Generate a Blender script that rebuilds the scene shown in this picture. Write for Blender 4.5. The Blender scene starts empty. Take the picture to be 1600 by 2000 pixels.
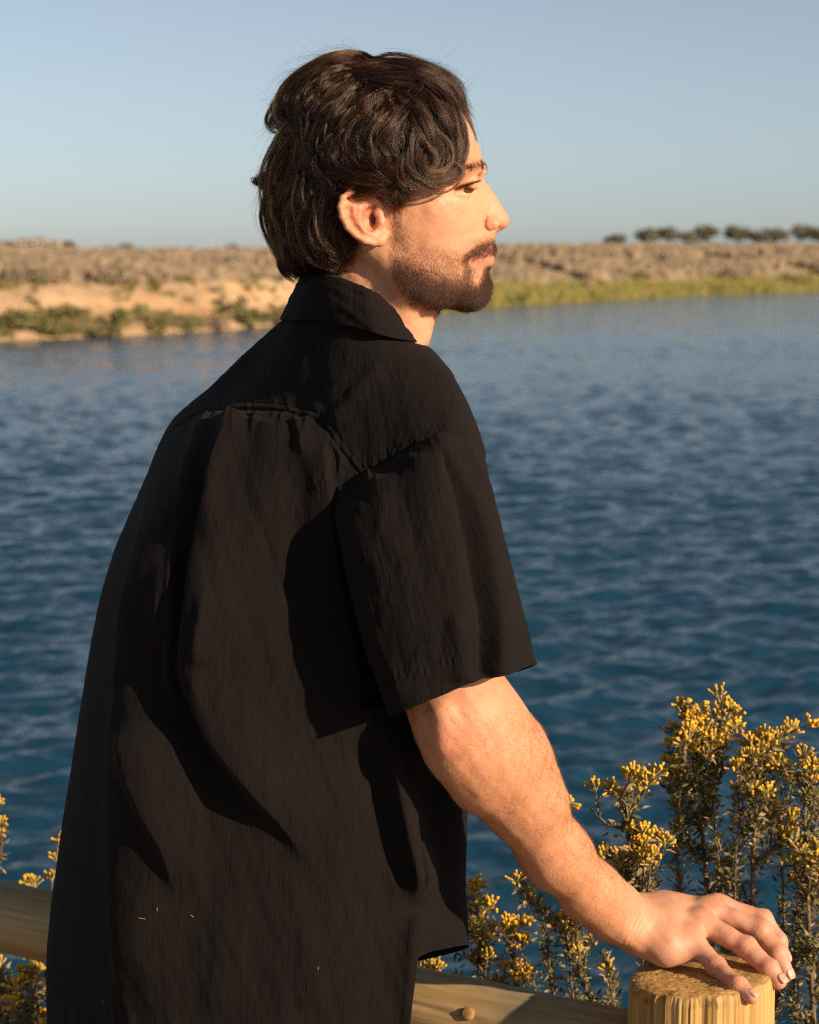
import bpy, math, random
import numpy as np
from mathutils import Vector, Matrix
random.seed(7)
rng = np.random.default_rng(7)
sc = bpy.context.scene
R = math.radians

# ------------------------------------------------------------------ camera, sky, sun, exposure
F_PX = 4000.0                      # focal length in photo pixels (2000 px high)
PITCH = math.atan((1000 - 485) / F_PX)
CAM = np.array([0.0, 0.0, 1.6])
cam_data = bpy.data.cameras.new('camera')
cam = bpy.data.objects.new('camera', cam_data)
sc.collection.objects.link(cam)
cam.location = CAM
cam.rotation_euler = (math.pi / 2 - PITCH, 0, 0)
cam_data.sensor_fit = 'VERTICAL'
cam_data.sensor_height = 36.0
cam_data.lens = 36.0 * F_PX / 2000.0
cam_data.clip_start = 0.05
cam_data.clip_end = 5000
cam_data.dof.use_dof = True
cam_data.dof.focus_distance = 2.04
cam_data.dof.aperture_fstop = 9.0
sc.camera = cam

SUN_AZ = R(54)                     # towards the right of straight behind the camera
SUN_EL = R(22)
SUN = np.array([math.sin(SUN_AZ) * math.cos(SUN_EL), -math.cos(SUN_AZ) * math.cos(SUN_EL), math.sin(SUN_EL)])
world = bpy.data.worlds.new('World'); sc.world = world; world.use_nodes = True
nt = world.node_tree; nt.nodes.clear()
sky = nt.nodes.new('ShaderNodeTexSky'); sky.sky_type = 'NISHITA'; sky.sun_disc = False
sky.sun_elevation = SUN_EL
sky.sun_rotation = math.pi - SUN_AZ
sky.altitude = 0; sky.air_density = 0.65; sky.dust_density = 0.45; sky.ozone_density = 2.3
hsv = nt.nodes.new('ShaderNodeHueSaturation'); hsv.inputs['Saturation'].default_value = 0.60; hsv.inputs['Hue'].default_value = 0.488
bg = nt.nodes.new('ShaderNodeBackground'); bg.inputs['Strength'].default_value = 0.070
wo = nt.nodes.new('ShaderNodeOutputWorld')
nt.links.new(sky.outputs[0], hsv.inputs['Color']); nt.links.new(hsv.outputs[0], bg.inputs[0]); nt.links.new(bg.outputs[0], wo.inputs[0])
sd = bpy.data.lights.new('sun', 'SUN'); sd.energy = 4.9; sd.angle = R(0.8); sd.color = (1.0, 0.79, 0.56)
so = bpy.data.objects.new('sun', sd); sc.collection.objects.link(so)
so.rotation_euler = Vector(SUN).to_track_quat('Z', 'Y').to_euler()
so.location = (3, -4, 6)
sc.view_settings.view_transform = 'Standard'; sc.view_settings.look = 'None'
sc.view_settings.exposure = 0.55; sc.view_settings.gamma = 1.0; sc.view_settings.use_curve_mapping = False
sc.cycles.use_denoising = False
sc.cycles.use_adaptive_sampling = False
sc.cycles.denoising_prefilter = 'FAST'
sc.cycles.filter_width = 1.2
sc.cycles.max_bounces = 8
sc.cycles.sample_clamp_indirect = 6

# ------------------------------------------------------------------ geometry helpers
cp, sp = math.cos(PITCH), math.sin(PITCH)
FWD = np.array([0, cp, -sp]); RGT = np.array([1.0, 0, 0]); UPV = np.array([0, sp, cp])
def ray(px, py):
    return FWD + (px - 800) / F_PX * RGT - (py - 1000) / F_PX * UPV
def at(px, py, Y):
    """the point of the vertical plane y = Y seen at a photo pixel"""
    d = ray(px, py); return CAM + d * (Y / d[1])
def atz(px, py, z):
    d = ray(px, py); return CAM + d * ((z - CAM[2]) / d[2])
def to_px(P):
    D = P - CAM
    f = D @ FWD
    return np.stack([800 + F_PX * (D @ RGT) / f, 1000 - F_PX * (D @ UPV) / f], -1)

col = sc.collection
def tag(o, label=None, cat=None, group=None, kind=None):
    if label: o['label'] = label
    if cat: o['category'] = cat
    if group: o['group'] = group
    if kind: o['kind'] = kind
    return o
def empty(name, loc=(0, 0, 0)):
    o = bpy.data.objects.new(name, None); o.location = loc; o.empty_display_size = 0.05
    col.objects.link(o); return o
def mesh_obj(name, V, Fc, mat=None, parent=None, smooth=True, colors=None, uv=None):
    me = bpy.data.meshes.new(name)
    V = np.asarray(V, np.float32)
    if isinstance(Fc, np.ndarray):
        n, k = Fc.shape
        me.vertices.add(len(V)); me.vertices.foreach_set('co', V.ravel())
        me.loops.add(n * k); me.loops.foreach_set('vertex_index', Fc.astype(np.int32).ravel())
        me.polygons.add(n)
        me.polygons.foreach_set('loop_start', np.arange(0, n * k, k, dtype=np.int32))
        me.polygons.foreach_set('loop_total', np.full(n, k, np.int32))
        me.update(calc_edges=True)
    else:
        me.from_pydata([tuple(v) for v in V], [], Fc)
    if smooth:
        me.polygons.foreach_set('use_smooth', np.ones(len(me.polygons), bool))
    if colors is not None:
        for nm, c in colors.items():
            a = me.color_attributes.new(nm, 'FLOAT_COLOR', 'POINT')
            cc = np.ones((len(V), 4), np.float32); cc[:, :3] = c
            a.data.foreach_set('color', cc.ravel())
    if uv is not None:
        l = me.uv_layers.new(name='UVMap')
        li = np.empty(len(me.loops), np.int32); me.loops.foreach_get('vertex_index', li)
        l.data.foreach_set('uv', uv[li].astype(np.float32).ravel())
    if mat: me.materials.append(mat)
    me.validate(); me.update()
    o = bpy.data.objects.new(name, me); col.objects.link(o)
    if parent is not None:
        o.parent = parent
        o.matrix_parent_inverse = Matrix.Translation(-Vector(parent.location))
    return o

def fbm(P, scale, octaves=3, seed=0, n=10):
    """cheap smooth noise: sums of random plane waves warped by each other, about -1..1"""
    g = np.random.default_rng(seed)
    out = np.zeros(P.shape[:-1]); amp = 1.0; tot = 0
    for o in range(octaves):
        s = np.zeros_like(out)
        K = g.normal(size=(n, P.shape[-1])); K /= np.linalg.norm(K, axis=1, keepdims=True)
        K *= g.uniform(0.6, 1.5, (n, 1)) * 2 * math.pi / scale * (2 ** o)
        ph = g.uniform(0, 6.28, n)
        for k, p in zip(K, ph):
            s += np.sin(P @ k + p + 0.8 * np.sin(P @ k[::-1] * 0.7 + p * 2))
        out += amp * s / math.sqrt(n); tot += amp; amp *= 0.5
    return out / tot

def smin(a, b, k):
    h = np.maximum(k - np.abs(a - b), 0) / k
    return np.minimum(a, b) - h * h * k * 0.25
def smax(a, b, k):
    return -smin(-a, -b, k)

class Grid:
    def __init__(s, lo, hi, h):
        s.lo = np.array(lo, float); s.h = h
        s.n = np.ceil((np.array(hi) - s.lo) / h).astype(int) + 1
        s.F = np.full(s.n, 0.03, np.float32)
        s.ax = [s.lo[i] + h * np.arange(s.n[i]) for i in range(3)]
    def box(s, lo, hi):
        a = np.clip(np.floor((np.array(lo) - s.lo) / s.h).astype(int), 0, s.n)
        b = np.clip(np.ceil((np.array(hi) - s.lo) / s.h).astype(int) + 1, 0, s.n)
        sl = tuple(slice(a[i], b[i]) for i in range(3))
        X, Y, Z = np.meshgrid(*[s.ax[i][sl[i]] for i in range(3)], indexing='ij', sparse=True)
        return sl, X, Y, Z
    def op(s, sl, d, k, mode):
        if d.size == 0: return
        A = s.F[sl]
        if mode == 'add': s.F[sl] = smin(A, d, k)
        else: s.F[sl] = smax(A, -d, k)
    def cone(s, a, b, ra, rb, k=0.006, mode='add', flat=None):
        """tapered capsule; flat = (axis vector, factor) squashes it along an axis"""
        a = np.array(a, float); b = np.array(b, float)
        m = max(ra, rb) + k + 0.006
        if flat is not None: m = m * max(1, flat[1]) + 0.004
        sl, X, Y, Z = s.box(np.minimum(a, b) - m, np.maximum(a, b) + m)
        ab = b - a; L2 = ab @ ab + 1e-12
        px, py, pz = X - a[0], Y - a[1], Z - a[2]
        t = np.clip((px * ab[0] + py * ab[1] + pz * ab[2]) / L2, 0, 1)
        dx, dy, dz = px - t * ab[0], py - t * ab[1], pz - t * ab[2]
        if flat is not None:
            n = np.array(flat[0], float); n /= np.linalg.norm(n)
            q = dx * n[0] + dy * n[1] + dz * n[2]; c = (1 / flat[1] - 1)
            dx = dx + q * n[0] * c; dy = dy + q * n[1] * c; dz = dz + q * n[2] * c
        d = np.sqrt(dx * dx + dy * dy + dz * dz) - (ra + t * (rb - ra))
        s.op(sl, d.astype(np.float32), k, mode)
    def chain(s, pts, rs, k=0.006, mode='add', flat=None):
        for i in range(len(pts) - 1):
            s.cone(pts[i], pts[i + 1], rs[i], rs[i + 1], k, mode, flat)
    def ell(s, c, r, k=0.006, mode='add', rot=None):
        c = np.array(c, float); r = np.array(r, float)
        m = max(r) + k + 0.005
        sl, X, Y, Z = s.box(c - m, c + m)
        P = [X - c[0], Y - c[1], Z - c[2]]
        if rot is not None:
            P = [P[0] * rot[i][0] + P[1] * rot[i][1] + P[2] * rot[i][2] for i in range(3)]
        k0 = np.sqrt((P[0] / r[0]) ** 2 + (P[1] / r[1]) ** 2 + (P[2] / r[2]) ** 2)
        k1 = np.sqrt((P[0] / r[0] ** 2) ** 2 + (P[1] / r[1] ** 2) ** 2 + (P[2] / r[2] ** 2) ** 2) + 1e-9
        s.op(sl, (k0 * (k0 - 1) / k1).astype(np.float32), k, mode)

def surfnet(F, lo, h):
    """surface nets: quads round the zero level of F (negative inside)"""
    S = F < 0
    n = F.shape
    c = np.zeros((n[0] - 1, n[1] - 1, n[2] - 1), np.int8)
    for i in (0, 1):
        for j in (0, 1):
            for k in (0, 1):
                c += S[i:n[0] - 1 + i, j:n[1] - 1 + j, k:n[2] - 1 + k]
    act = (c > 0) & (c < 8)
    I = np.argwhere(act)
    idx = np.full(act.shape, -1, np.int32); idx[act] = np.arange(len(I))
    acc = np.zeros((len(I), 3)); cnt = np.zeros(len(I))
    for axis in range(3):
        o = [a for a in range(3) if a != axis]
        for u in (0, 1):
            for v in (0, 1):
                A = I.copy(); A[:, o[0]] += u; A[:, o[1]] += v
                B = A.copy(); B[:, axis] += 1
                fa = F[A[:, 0], A[:, 1], A[:, 2]]; fb = F[B[:, 0], B[:, 1], B[:, 2]]
                m = (fa < 0) != (fb < 0)
                t = np.where(m, fa / np.where(m, fa - fb, 1), 0)
                P = A.astype(float); P[:, axis] += t
                acc[m] += P[m]; cnt[m] += 1
    V = lo + h * acc / cnt[:, None]
    Q = []
    for axis in range(3):
        o = [(axis + 1) % 3, (axis + 2) % 3]
        sa = [slice(None)] * 3; sb = [slice(None)] * 3
        sa[axis] = slice(0, n[axis] - 1); sb[axis] = slice(1, n[axis])
        for q in o: sa[q] = sb[q] = slice(1, n[q] - 1)
        a = S[tuple(sa)]; b = S[tuple(sb)]
        for flip, m in ((False, a & ~b), (True, ~a & b)):
            E = np.argwhere(m)
            for q in o: E[:, q] += 1
            def cell(du, dv):
                G = E.copy(); G[:, o[0]] -= du; G[:, o[1]] -= dv
                return idx[G[:, 0], G[:, 1], G[:, 2]]
            q = np.stack([cell(1, 1), cell(0, 1), cell(0, 0), cell(1, 0)], 1)
            Q.append(q[:, ::-1] if flip else q)
    Q = np.concatenate(Q)
    return V, Q[(Q >= 0).all(1)]

def relax(V, Q, it=1, w=0.5):
    for _ in range(it):
        S = np.zeros_like(V); C = np.zeros(len(V))
        for k in range(4):
            a, b = Q[:, k], Q[:, (k + 1) % 4]
            for ax in range(3):
                S[:, ax] += np.bincount(a, V[b, ax], len(V)) + np.bincount(b, V[a, ax], len(V))
            C += np.bincount(a, minlength=len(V)) + np.bincount(b, minlength=len(V))
        V = V * (1 - w) + w * S / np.maximum(C, 1)[:, None]
    return V
def vnormals(V, Q):
    n = np.cross(V[Q[:, 2]] - V[Q[:, 0]], V[Q[:, 3]] - V[Q[:, 1]])
    N = np.zeros_like(V)
    for k in range(4):
        for ax in range(3): N[:, ax] += np.bincount(Q[:, k], n[:, ax], len(V))
    return N / (np.linalg.norm(N, axis=1, keepdims=True) + 1e-12)

class TPS:
    def __init__(s, P, v, reg=1e-4):
        s.P = np.array(P, float); n = len(P)
        K = s.phi(s.P, s.P) + reg * np.eye(n)
        A = np.zeros((n + 3, n + 3)); A[:n, :n] = K; A[:n, n] = 1; A[n, :n] = 1
        A[:n, n + 1:] = s.P; A[n + 1:, :n] = s.P.T
        s.w = np.linalg.solve(A, np.concatenate([v, np.zeros(3)]))
    def phi(s, A, B):
        d2 = ((A[:, None] - B[None]) ** 2).sum(-1) + 1e-12
        return 0.5 * d2 * np.log(d2)
    def __call__(s, X, Z):
        sh = np.broadcast(X, Z).shape
        q = np.stack([np.broadcast_to(X, sh).ravel(), np.broadcast_to(Z, sh).ravel()], 1)
        out = np.empty(len(q))
        for i in range(0, len(q), 20000):
            c = q[i:i + 20000]
            out[i:i + 20000] = s.phi(c, s.P) @ s.w[:len(s.P)] + s.w[len(s.P)] + c @ s.w[-2:]
        return out.reshape(sh)

def catmull(C, t):
    """Catmull-Rom through the rows of C (open), t in 0..n-1"""
    C = np.asarray(C, float); n = len(C)
    Cp = np.concatenate([[2 * C[0] - C[1]], C, [2 * C[-1] - C[-2]]])
    i = np.clip(np.floor(t).astype(int), 0, n - 2); f = (t - i)
    f = f.reshape(f.shape + (1,) * (C.ndim - 1))
    a, b, c, d = Cp[i], Cp[i + 1], Cp[i + 2], Cp[i + 3]
    return 0.5 * (2 * b + (c - a) * f + (2 * a - 5 * b + 4 * c - d) * f ** 2 + (3 * b - a - 3 * c + d) * f ** 3)
def arc_resample(P, n):
    t = np.linspace(0, len(P) - 1, 40 * len(P)); Q = catmull(P, t)
    s = np.concatenate([[0], np.cumsum(np.linalg.norm(np.diff(Q, axis=0), axis=1))])
    u = np.linspace(0, s[-1], n)
    return np.stack([np.interp(u, s, Q[:, k]) for k in range(Q.shape[1])], 1)

def inside(poly, x, y):
    r = np.zeros(np.broadcast(x, y).shape, bool); n = len(poly)
    for i in range(n):
        x0, y0 = poly[i]; x1, y1 = poly[(i + 1) % n]
        if y0 == y1: continue
        r ^= ((y0 > y) != (y1 > y)) & (x < (x1 - x0) * (y - y0) / (y1 - y0) + x0)
    return r
def seg_dist(poly, P):
    """unsigned distance, signed side (positive to the right of travel in image space) and arc position for points P to a polyline"""
    best = np.full(len(P), 1e9); side = np.zeros(len(P)); arc = np.zeros(len(P))
    L = 0.0; tot = sum(np.linalg.norm(np.subtract(poly[i + 1], poly[i])) for i in range(len(poly) - 1))
    for i in range(len(poly) - 1):
        a = np.array(poly[i], float); b = np.array(poly[i + 1], float); ab = b - a; l = np.linalg.norm(ab)
        t = np.clip(((P - a) @ ab) / (l * l), 0, 1)
        d = P - (a + t[:, None] * ab); dd = np.linalg.norm(d, axis=1)
        cr = (ab[0] * d[:, 1] - ab[1] * d[:, 0]) / l
        m = dd < best
        best[m] = dd[m]; side[m] = np.sign(cr[m]); arc[m] = ((L + t * l) / tot)[m]
        L += l
    return best, side, arc

# ------------------------------------------------------------------ materials
def new_mat(name):
    m = bpy.data.materials.new(name); m.use_nodes = True
    t = m.node_tree; t.nodes.clear()
    out = t.nodes.new('ShaderNodeOutputMaterial'); b = t.nodes.new('ShaderNodeBsdfPrincipled')
    t.links.new(b.outputs[0], out.inputs[0])
    return m, t, b
def nd(t, kind, **kw):
    n = t.nodes.new(kind)
    for k, v in kw.items():
        if k in n.inputs: n.inputs[k].default_value = v
        else: setattr(n, k, v)
    return n
def ramp(t, stops, fac=None):
    r = t.nodes.new('ShaderNodeValToRGB'); e = r.color_ramp.elements
    while len(e) < len(stops): e.new(0.5)
    for el, (p, c) in zip(e, stops):
        el.position = p; el.color = (*c, 1) if len(c) == 3 else c
    if fac is not None: t.links.new(fac, r.inputs[0])
    return r
def mapped(t, scale=(1, 1, 1), coord='Object', rot=(0, 0, 0)):
    tc = t.nodes.new('ShaderNodeTexCoord'); mp = t.nodes.new('ShaderNodeMapping')
    mp.inputs['Scale'].default_value = scale; mp.inputs['Rotation'].default_value = rot
    t.links.new(tc.outputs[coord], mp.inputs[0]); return mp.outputs[0]
def noise(t, vec, scale, detail=4, rough=0.55, dist=0.0):
    n = t.nodes.new('ShaderNodeTexNoise'); n.inputs['Scale'].default_value = scale
    n.inputs['Detail'].default_value = detail; n.inputs['Roughness'].default_value = rough
    n.inputs['Distortion'].default_value = dist
    t.links.new(vec, n.inputs['Vector']); return n.outputs['Fac']
def bump(t, b, h, strength=0.3, dist=0.01, prev=None):
    n = t.nodes.new('ShaderNodeBump'); n.inputs['Strength'].default_value = strength; n.inputs['Distance'].default_value = dist
    t.links.new(h, n.inputs['Height'])
    if prev is not None: t.links.new(prev, n.inputs['Normal'])
    if b is not None: t.links.new(n.outputs[0], b.inputs['Normal'])
    return n.outputs[0]
def mixc(t, fac, a, b, mode='MIX'):
    m = t.nodes.new('ShaderNodeMix'); m.data_type = 'RGBA'; m.blend_type = mode
    if isinstance(fac, (int, float)): m.inputs[0].default_value = fac
    else: t.links.new(fac, m.inputs[0])
    for i, v in ((6, a), (7, b)):
        if isinstance(v, tuple): m.inputs[i].default_value = (*v, 1)
        else: t.links.new(v, m.inputs[i])
    return m.outputs[2]
def attr(t, name):
    a = t.nodes.new('ShaderNodeAttribute'); a.attribute_name = name; return a.outputs['Color']

def simple_mat(name, c1, c2, scale=30, rough=0.8, bmp=0.3, bdist=0.003, spec=0.3, trans=0.0):
    m, t, b = new_mat(name)
    v = mapped(t); f = noise(t, v, scale, 5)
    oi = t.nodes.new('ShaderNodeObjectInfo')
    r = ramp(t, [(0.3, c1), (0.7, c2)], f); t.links.new(r.outputs[0], b.inputs['Base Color'])
    b.inputs['Roughness'].default_value = rough; b.inputs['Specular IOR Level'].default_value = spec
    if bmp: bump(t, b, f, bmp, bdist)
    return m
# ------------------------------------------------------------------ the setting: water, far bank, near bank
WATER_Z = -1.2
def waves(X, Yc, step):
    g = np.random.default_rng(3); z = np.zeros_like(X)
    for i in range(110):
        lam = 0.13 * (1.0 / 0.13) ** g.random()
        th = R(90 + 24) + g.normal() * 0.45
        k = 2 * math.pi / lam
        amp = 0.0054 * lam ** 0.9 * g.uniform(0.5, 1.3)
        kx, ky = k * math.cos(th), k * math.sin(th)
        att = np.exp(-(step * k / 4.0) ** 2)
        ph = X * kx + Yc * ky + g.uniform(0, 6.28) + 0.5 * np.sin(X * 0.7 + i) + 0.4 * np.sin(Yc * 0.5 + 2 * i)
        z += amp * att * (np.sin(ph) + 0.22 * np.cos(2 * ph))
    return z
colpx = np.concatenate([np.arange(-1700, -60, 60), np.arange(-60, 1660, 5), np.arange(1660, 3400, 60)])
rowpy = np.concatenate([[5000, 3800, 3000, 2600, 2350, 2250, 2200], np.arange(2150, 700, -1.7), np.arange(700, 545, -1.1)])
D = -(WATER_Z - 1.6) * F_PX / (rowpy - 485.0)
TH = (colpx - 800) / F_PX / cp
Xw = D[:, None] * TH[None]; Yw = np.repeat(D[:, None], len(colpx), 1)
step = np.repeat(np.abs(np.gradient(D))[:, None], len(colpx), 1)
Zw = WATER_Z + waves(Xw, Yw, step)
def grid_faces(nr, nc, closed=False):
    i = np.arange(nr - 1)[:, None]; j = np.arange(nc if closed else nc - 1)[None]
    a = i * nc + j; b = i * nc + (j + 1) % nc
    return np.stack([a, b, b + nc, a + nc], -1).reshape(-1, 4)
m_water, t, b = new_mat('water')
tc = nd(t, 'ShaderNodeNewGeometry')
def wmap(sc_):
    mp = t.nodes.new('ShaderNodeMapping'); mp.inputs['Scale'].default_value = sc_; mp.inputs['Rotation'].default_value = (0, 0, R(-14))
    t.links.new(tc.outputs['Position'], mp.inputs[0]); return mp.outputs[0]
n1 = noise(t, wmap((0.8, 1.5, 1)), 3.6, 5, 0.62, 0.2)
n2 = noise(t, wmap((1, 1.8, 1)), 16.0, 3, 0.6, 0.2)
b1 = bump(t, None, n1, 1.0, 0.026)
b2 = bump(t, b, n2, 0.35, 0.003, b1)
b.inputs['Base Color'].default_value = (0.006, 0.036, 0.070, 1)
b.inputs['Roughness'].default_value = 0.10; b.inputs['IOR'].default_value = 1.333
b.inputs['Specular IOR Level'].default_value = 0.5
tag(mesh_obj('water', np.stack([Xw, Yw, Zw], -1).reshape(-1, 3), grid_faces(len(rowpy), len(colpx)), m_water), kind='structure')

SH = np.array([[-1700, 700], [-600, 678], [0, 664], [200, 656], [450, 641], [560, 631], [850, 605], [1000, 595], [1200, 584], [1400, 574], [1600, 567], [2300, 556], [3400, 552]], float)
def shore_dist(px):
    return 2.8 * F_PX / (np.interp(px, SH[:, 0], SH[:, 1]) - 485)
tcol = np.concatenate([np.arange(-1700, -100, 50), np.arange(-100, 1700, 6), np.arange(1700, 3400, 50)]).astype(float)
srow = np.concatenate([[-6, -1.5], np.linspace(0, 12, 60), np.geomspace(12.5, 3200, 90)])
SD = shore_dist(tcol)[None] + srow[:, None]
TX = SD * ((tcol - 800) / F_PX / cp)[None]
left_z = np.interp(srow, [-6, -1.5, 0, 0.8, 3, 4.6, 6.0, 7.6, 9, 20, 60, 140, 400, 3200], [-1.7, -1.35, -1.19, -1.0, -0.82, -0.62, -0.1, 0.32, 0.42, 0.62, 0.85, 1.08, 1.12, 0.9])
right_z = np.interp(srow, [-6, -1.5, 0, 1.2, 3, 8, 20, 40, 100, 250, 420, 3200], [-1.7, -1.35, -1.19, -1.0, -0.75, -0.28, 0.42, 0.95, 1.45, 1.7, 1.9, 1.6])
wr = np.clip((tcol - 560) / 380, 0, 1); wr = wr * wr * (3 - 2 * wr)
P2 = np.stack([TX, SD], -1)
nz = fbm(P2, 14, 3, 5); nz2 = fbm(P2, 3.2, 3, 9); nz3 = fbm(P2 * np.array([1, .35]), 6, 3, 12)
shift = 1.1 * fbm(TX[:1, :, None] * np.ones((1, 1, 2)), 9, 3, 4)[0]
TZ = np.empty_like(SD)
for j in range(len(tcol)):
    s = srow + shift[j] * np.exp(-((srow - 6) / 5) ** 2) * (srow > 0.5)
    TZ[:, j] = (1 - wr[j]) * np.interp(s, srow, left_z) + wr[j] * np.interp(s, srow, right_z)
near = np.clip(srow / 4, 0, 1)[:, None]; far = np.clip(srow / 30, 0, 1)[:, None]
TZ += near * 0.05 * nz2 + far * 0.14 * nz * np.exp(-srow / 250)[:, None]
def mix3(a, b, f): return a + (b - a) * np.clip(f, 0, 1)[..., None]
sand = np.array([0.56, 0.37, 0.21]); orange = np.array([0.42, 0.22, 0.11]); tan = np.array([0.40, 0.30, 0.195])
brown = np.array([0.22, 0.168, 0.118]); grn = np.array([0.20, 0.19, 0.055]); dark = np.array([0.085, 0.062, 0.042])
S2 = np.repeat(srow[:, None], len(tcol), 1)
Cl = mix3(np.ones(S2.shape + (3,)) * sand, orange, 0.75 * np.clip(1 - np.abs(S2 - 2.6) / 2.4, 0, 1) + 0.45 * nz3)
Cl = mix3(Cl, tan * .9, np.clip(nz2 * 1.1 - .1, 0, .8) * (S2 > .8))
Cl = mix3(Cl, tan, (S2 - 8 + 1.5 * nz3) / 2.5)
Cl = mix3(Cl, brown, 0.8 * np.clip((S2 - 14) / 18, 0, 1) * (0.55 + 0.55 * nz3))
Cl = mix3(Cl, dark * 1.3, 0.9 * np.clip((S2 - 9) / 8, 0, 1) * np.clip(nz * 1.4 - 0.35, 0, 1))
Cr = mix3(np.ones(S2.shape + (3,)) * grn, tan, (S2 - 4.0 + 1.6 * nz3 + 1.0 * nz2) / 3.0)
Cr = mix3(Cr, sand * 0.85, np.clip(nz3 * 1.5 - 0.3, 0, .8) * (S2 > 6) * (S2 < 40))
Cr = mix3(Cr, brown, np.clip((S2 - 26 + 8 * nz2) / 14, 0, 0.9))
Cr = mix3(Cr, dark, np.clip((S2 - 60) / 40, 0, 1) * np.clip(nz3 * 2, 0, .8) * (S2 < 260))
Cr = mix3(Cr, tan, np.clip((S2 - 240) / 60, 0, .6))
TC = Cl * (1 - wr)[None, :, None] + Cr * wr[None, :, None]
m_ground, t, b = new_mat('bank_ground')
f = noise(t, mapped(t), 1.6, 6, 0.65)
r_ = ramp(t, [(0.25, (0.62, 0.6, 0.6)), (0.75, (1.3, 1.3, 1.25))], f)
t.links.new(mixc(t, 1.0, attr(t, 'Col'), r_.outputs[0], 'MULTIPLY'), b.inputs['Base Color'])
b.inputs['Roughness'].default_value = 0.95; b.inputs['Specular IOR Level'].default_value = 0.1
bump(t, b, f, 0.6, 0.25)
tag(mesh_obj('far_bank', np.stack([TX, SD, TZ], -1).reshape(-1, 3), grid_faces(len(srow), len(tcol)), m_ground, colors={'Col': TC.reshape(-1, 3)}), kind='structure')
def bank_z(px, d):
    px = float(px); j = np.argmin(abs(tcol - px)); s = d - SD[0, j] + srow[0]
    return float(np.interp(s, srow, TZ[:, j]))
# near bank under the walker, sloping into the water
gx = np.linspace(-9, 9, 90); gy = np.concatenate([np.linspace(-4, 1.6, 12), np.linspace(1.7, 8, 50)])
GX, GY = np.meshgrid(gx, gy)
GZ = np.interp(GY, [-4, 2.25, 2.7, 4.2, 5.6, 8], [0.02, 0.0, -0.12, -0.85, -1.45, -2.0]) + 0.03 * fbm(np.stack([GX, GY], -1), 0.8, 3, 21)
m_path = simple_mat('dry_soil', (0.16, 0.11, 0.07), (0.30, 0.21, 0.13), 9, 0.95, 0.5, 0.02)
tag(mesh_obj('near_bank', np.stack([GX, GY, GZ], -1).reshape(-1, 3), grid_faces(len(gy), len(gx)), m_path), kind='structure')
def near_z(y): return float(np.interp(y, [-4, 2.25, 2.7, 4.2, 5.6, 8], [0.02, 0.0, -0.12, -0.85, -1.45, -2.0]))

# ------------------------------------------------------------------ far shrubs, trees, buildings
def leaf_cloud(c, r, n, size, g, flatten=0.75, low=0.0):
    """n leaf clumps (three crossed quads each is too many: one bent quad) spread in an uneven ellipsoid"""
    u = g.normal(size=(n, 3)); u /= np.linalg.norm(u, axis=1, keepdims=True)
    u[:, 2] = np.where(u[:, 2] < -low, -u[:, 2] * 0.6, u[:, 2])
    lob = 1 + 0.22 * np.sin(u[:, 0] * 5 + c[0]) * np.cos(u[:, 1] * 4 + c[1]) + 0.16 * np.sin(u[:, 2] * 9 + c[0] * 3)
    rad = lob * g.uniform(0.45, 1.0, n) ** 0.45
    P = np.array(c) + u * rad[:, None] * np.array(r)
    A = g.normal(size=(n, 3)); A /= np.linalg.norm(A, axis=1, keepdims=True)
    B = np.cross(A, u + 0.6 * g.normal(size=(n, 3))); B /= np.linalg.norm(B, axis=1, keepdims=True) + 1e-9
    s = size * g.uniform(0.6, 1.4, (n, 1))
    V = np.stack([P - A * s, P + B * s * .7, P + A * s, P - B * s * .7], 1).reshape(-1, 3)
    return V, np.arange(4 * n).reshape(-1, 4)
def foliage_mat(name, c1, c2, scale=4.0):
    m, t, b = new_mat(name)
    g_ = nd(t, 'ShaderNodeNewGeometry')
    f = noise(t, mapped(t), scale, 4, 0.6)
    mm = nd(t, 'ShaderNodeMath', operation='ADD'); t.links.new(g_.outputs['Random Per Island'], mm.inputs[0]); t.links.new(f, mm.inputs[1])
    m2 = nd(t, 'ShaderNodeMath', operation='MULTIPLY'); t.links.new(mm.outputs[0], m2.inputs[0]); m2.inputs[1].default_value = 0.5
    r = ramp(t, [(0.25, c1), (0.75, c2)], m2.outputs[0]); t.links.new(r.outputs[0], b.inputs['Base Color'])
    b.inputs['Roughness'].default_value = 0.75; b.inputs['Specular IOR Level'].default_value = 0.2
    return m
MF = {'olive': foliage_mat('olive_foliage', (0.08, 0.07, 0.03), (0.22, 0.18, 0.075)),
      'green': foliage_mat('green_foliage', (0.10, 0.095, 0.04), (0.25, 0.22, 0.075)),
      'brown': foliage_mat('brown_scrub', (0.15, 0.112, 0.076), (0.40, 0.305, 0.205)),
      'tree': foliage_mat('tree_foliage', (0.10, 0.095, 0.07), (0.24, 0.21, 0.14), 1.0),
      'reed': foliage_mat('shore_plants', (0.10, 0.11, 0.025), (0.32, 0.25, 0.08), .5)}
m_bark = simple_mat('bark', (0.10, 0.07, 0.05), (0.2, 0.15, 0.1), 12, 0.9)
gb = np.random.default_rng(11)
def cone_mesh(a, b, ra, rb, n=7):
    a = np.array(a, float); b = np.array(b, float); d = b - a; d /= np.linalg.norm(d)
    u = np.cross(d, [0.3, 1, 0.2]); u /= np.linalg.norm(u); v = np.cross(d, u)
    th = np.arange(n) * 2 * math.pi / n
    V = [a + ra * (math.cos(q) * u + math.sin(q) * v) for q in th] + [b + rb * (math.cos(q) * u + math.sin(q) * v) for q in th] + [b]
    Fc = [(i, (i + 1) % n, n + (i + 1) % n, n + i) for i in range(n)] + [(n + i, n + (i + 1) % n, 2 * n) for i in range(n)]
    return V, Fc
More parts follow.
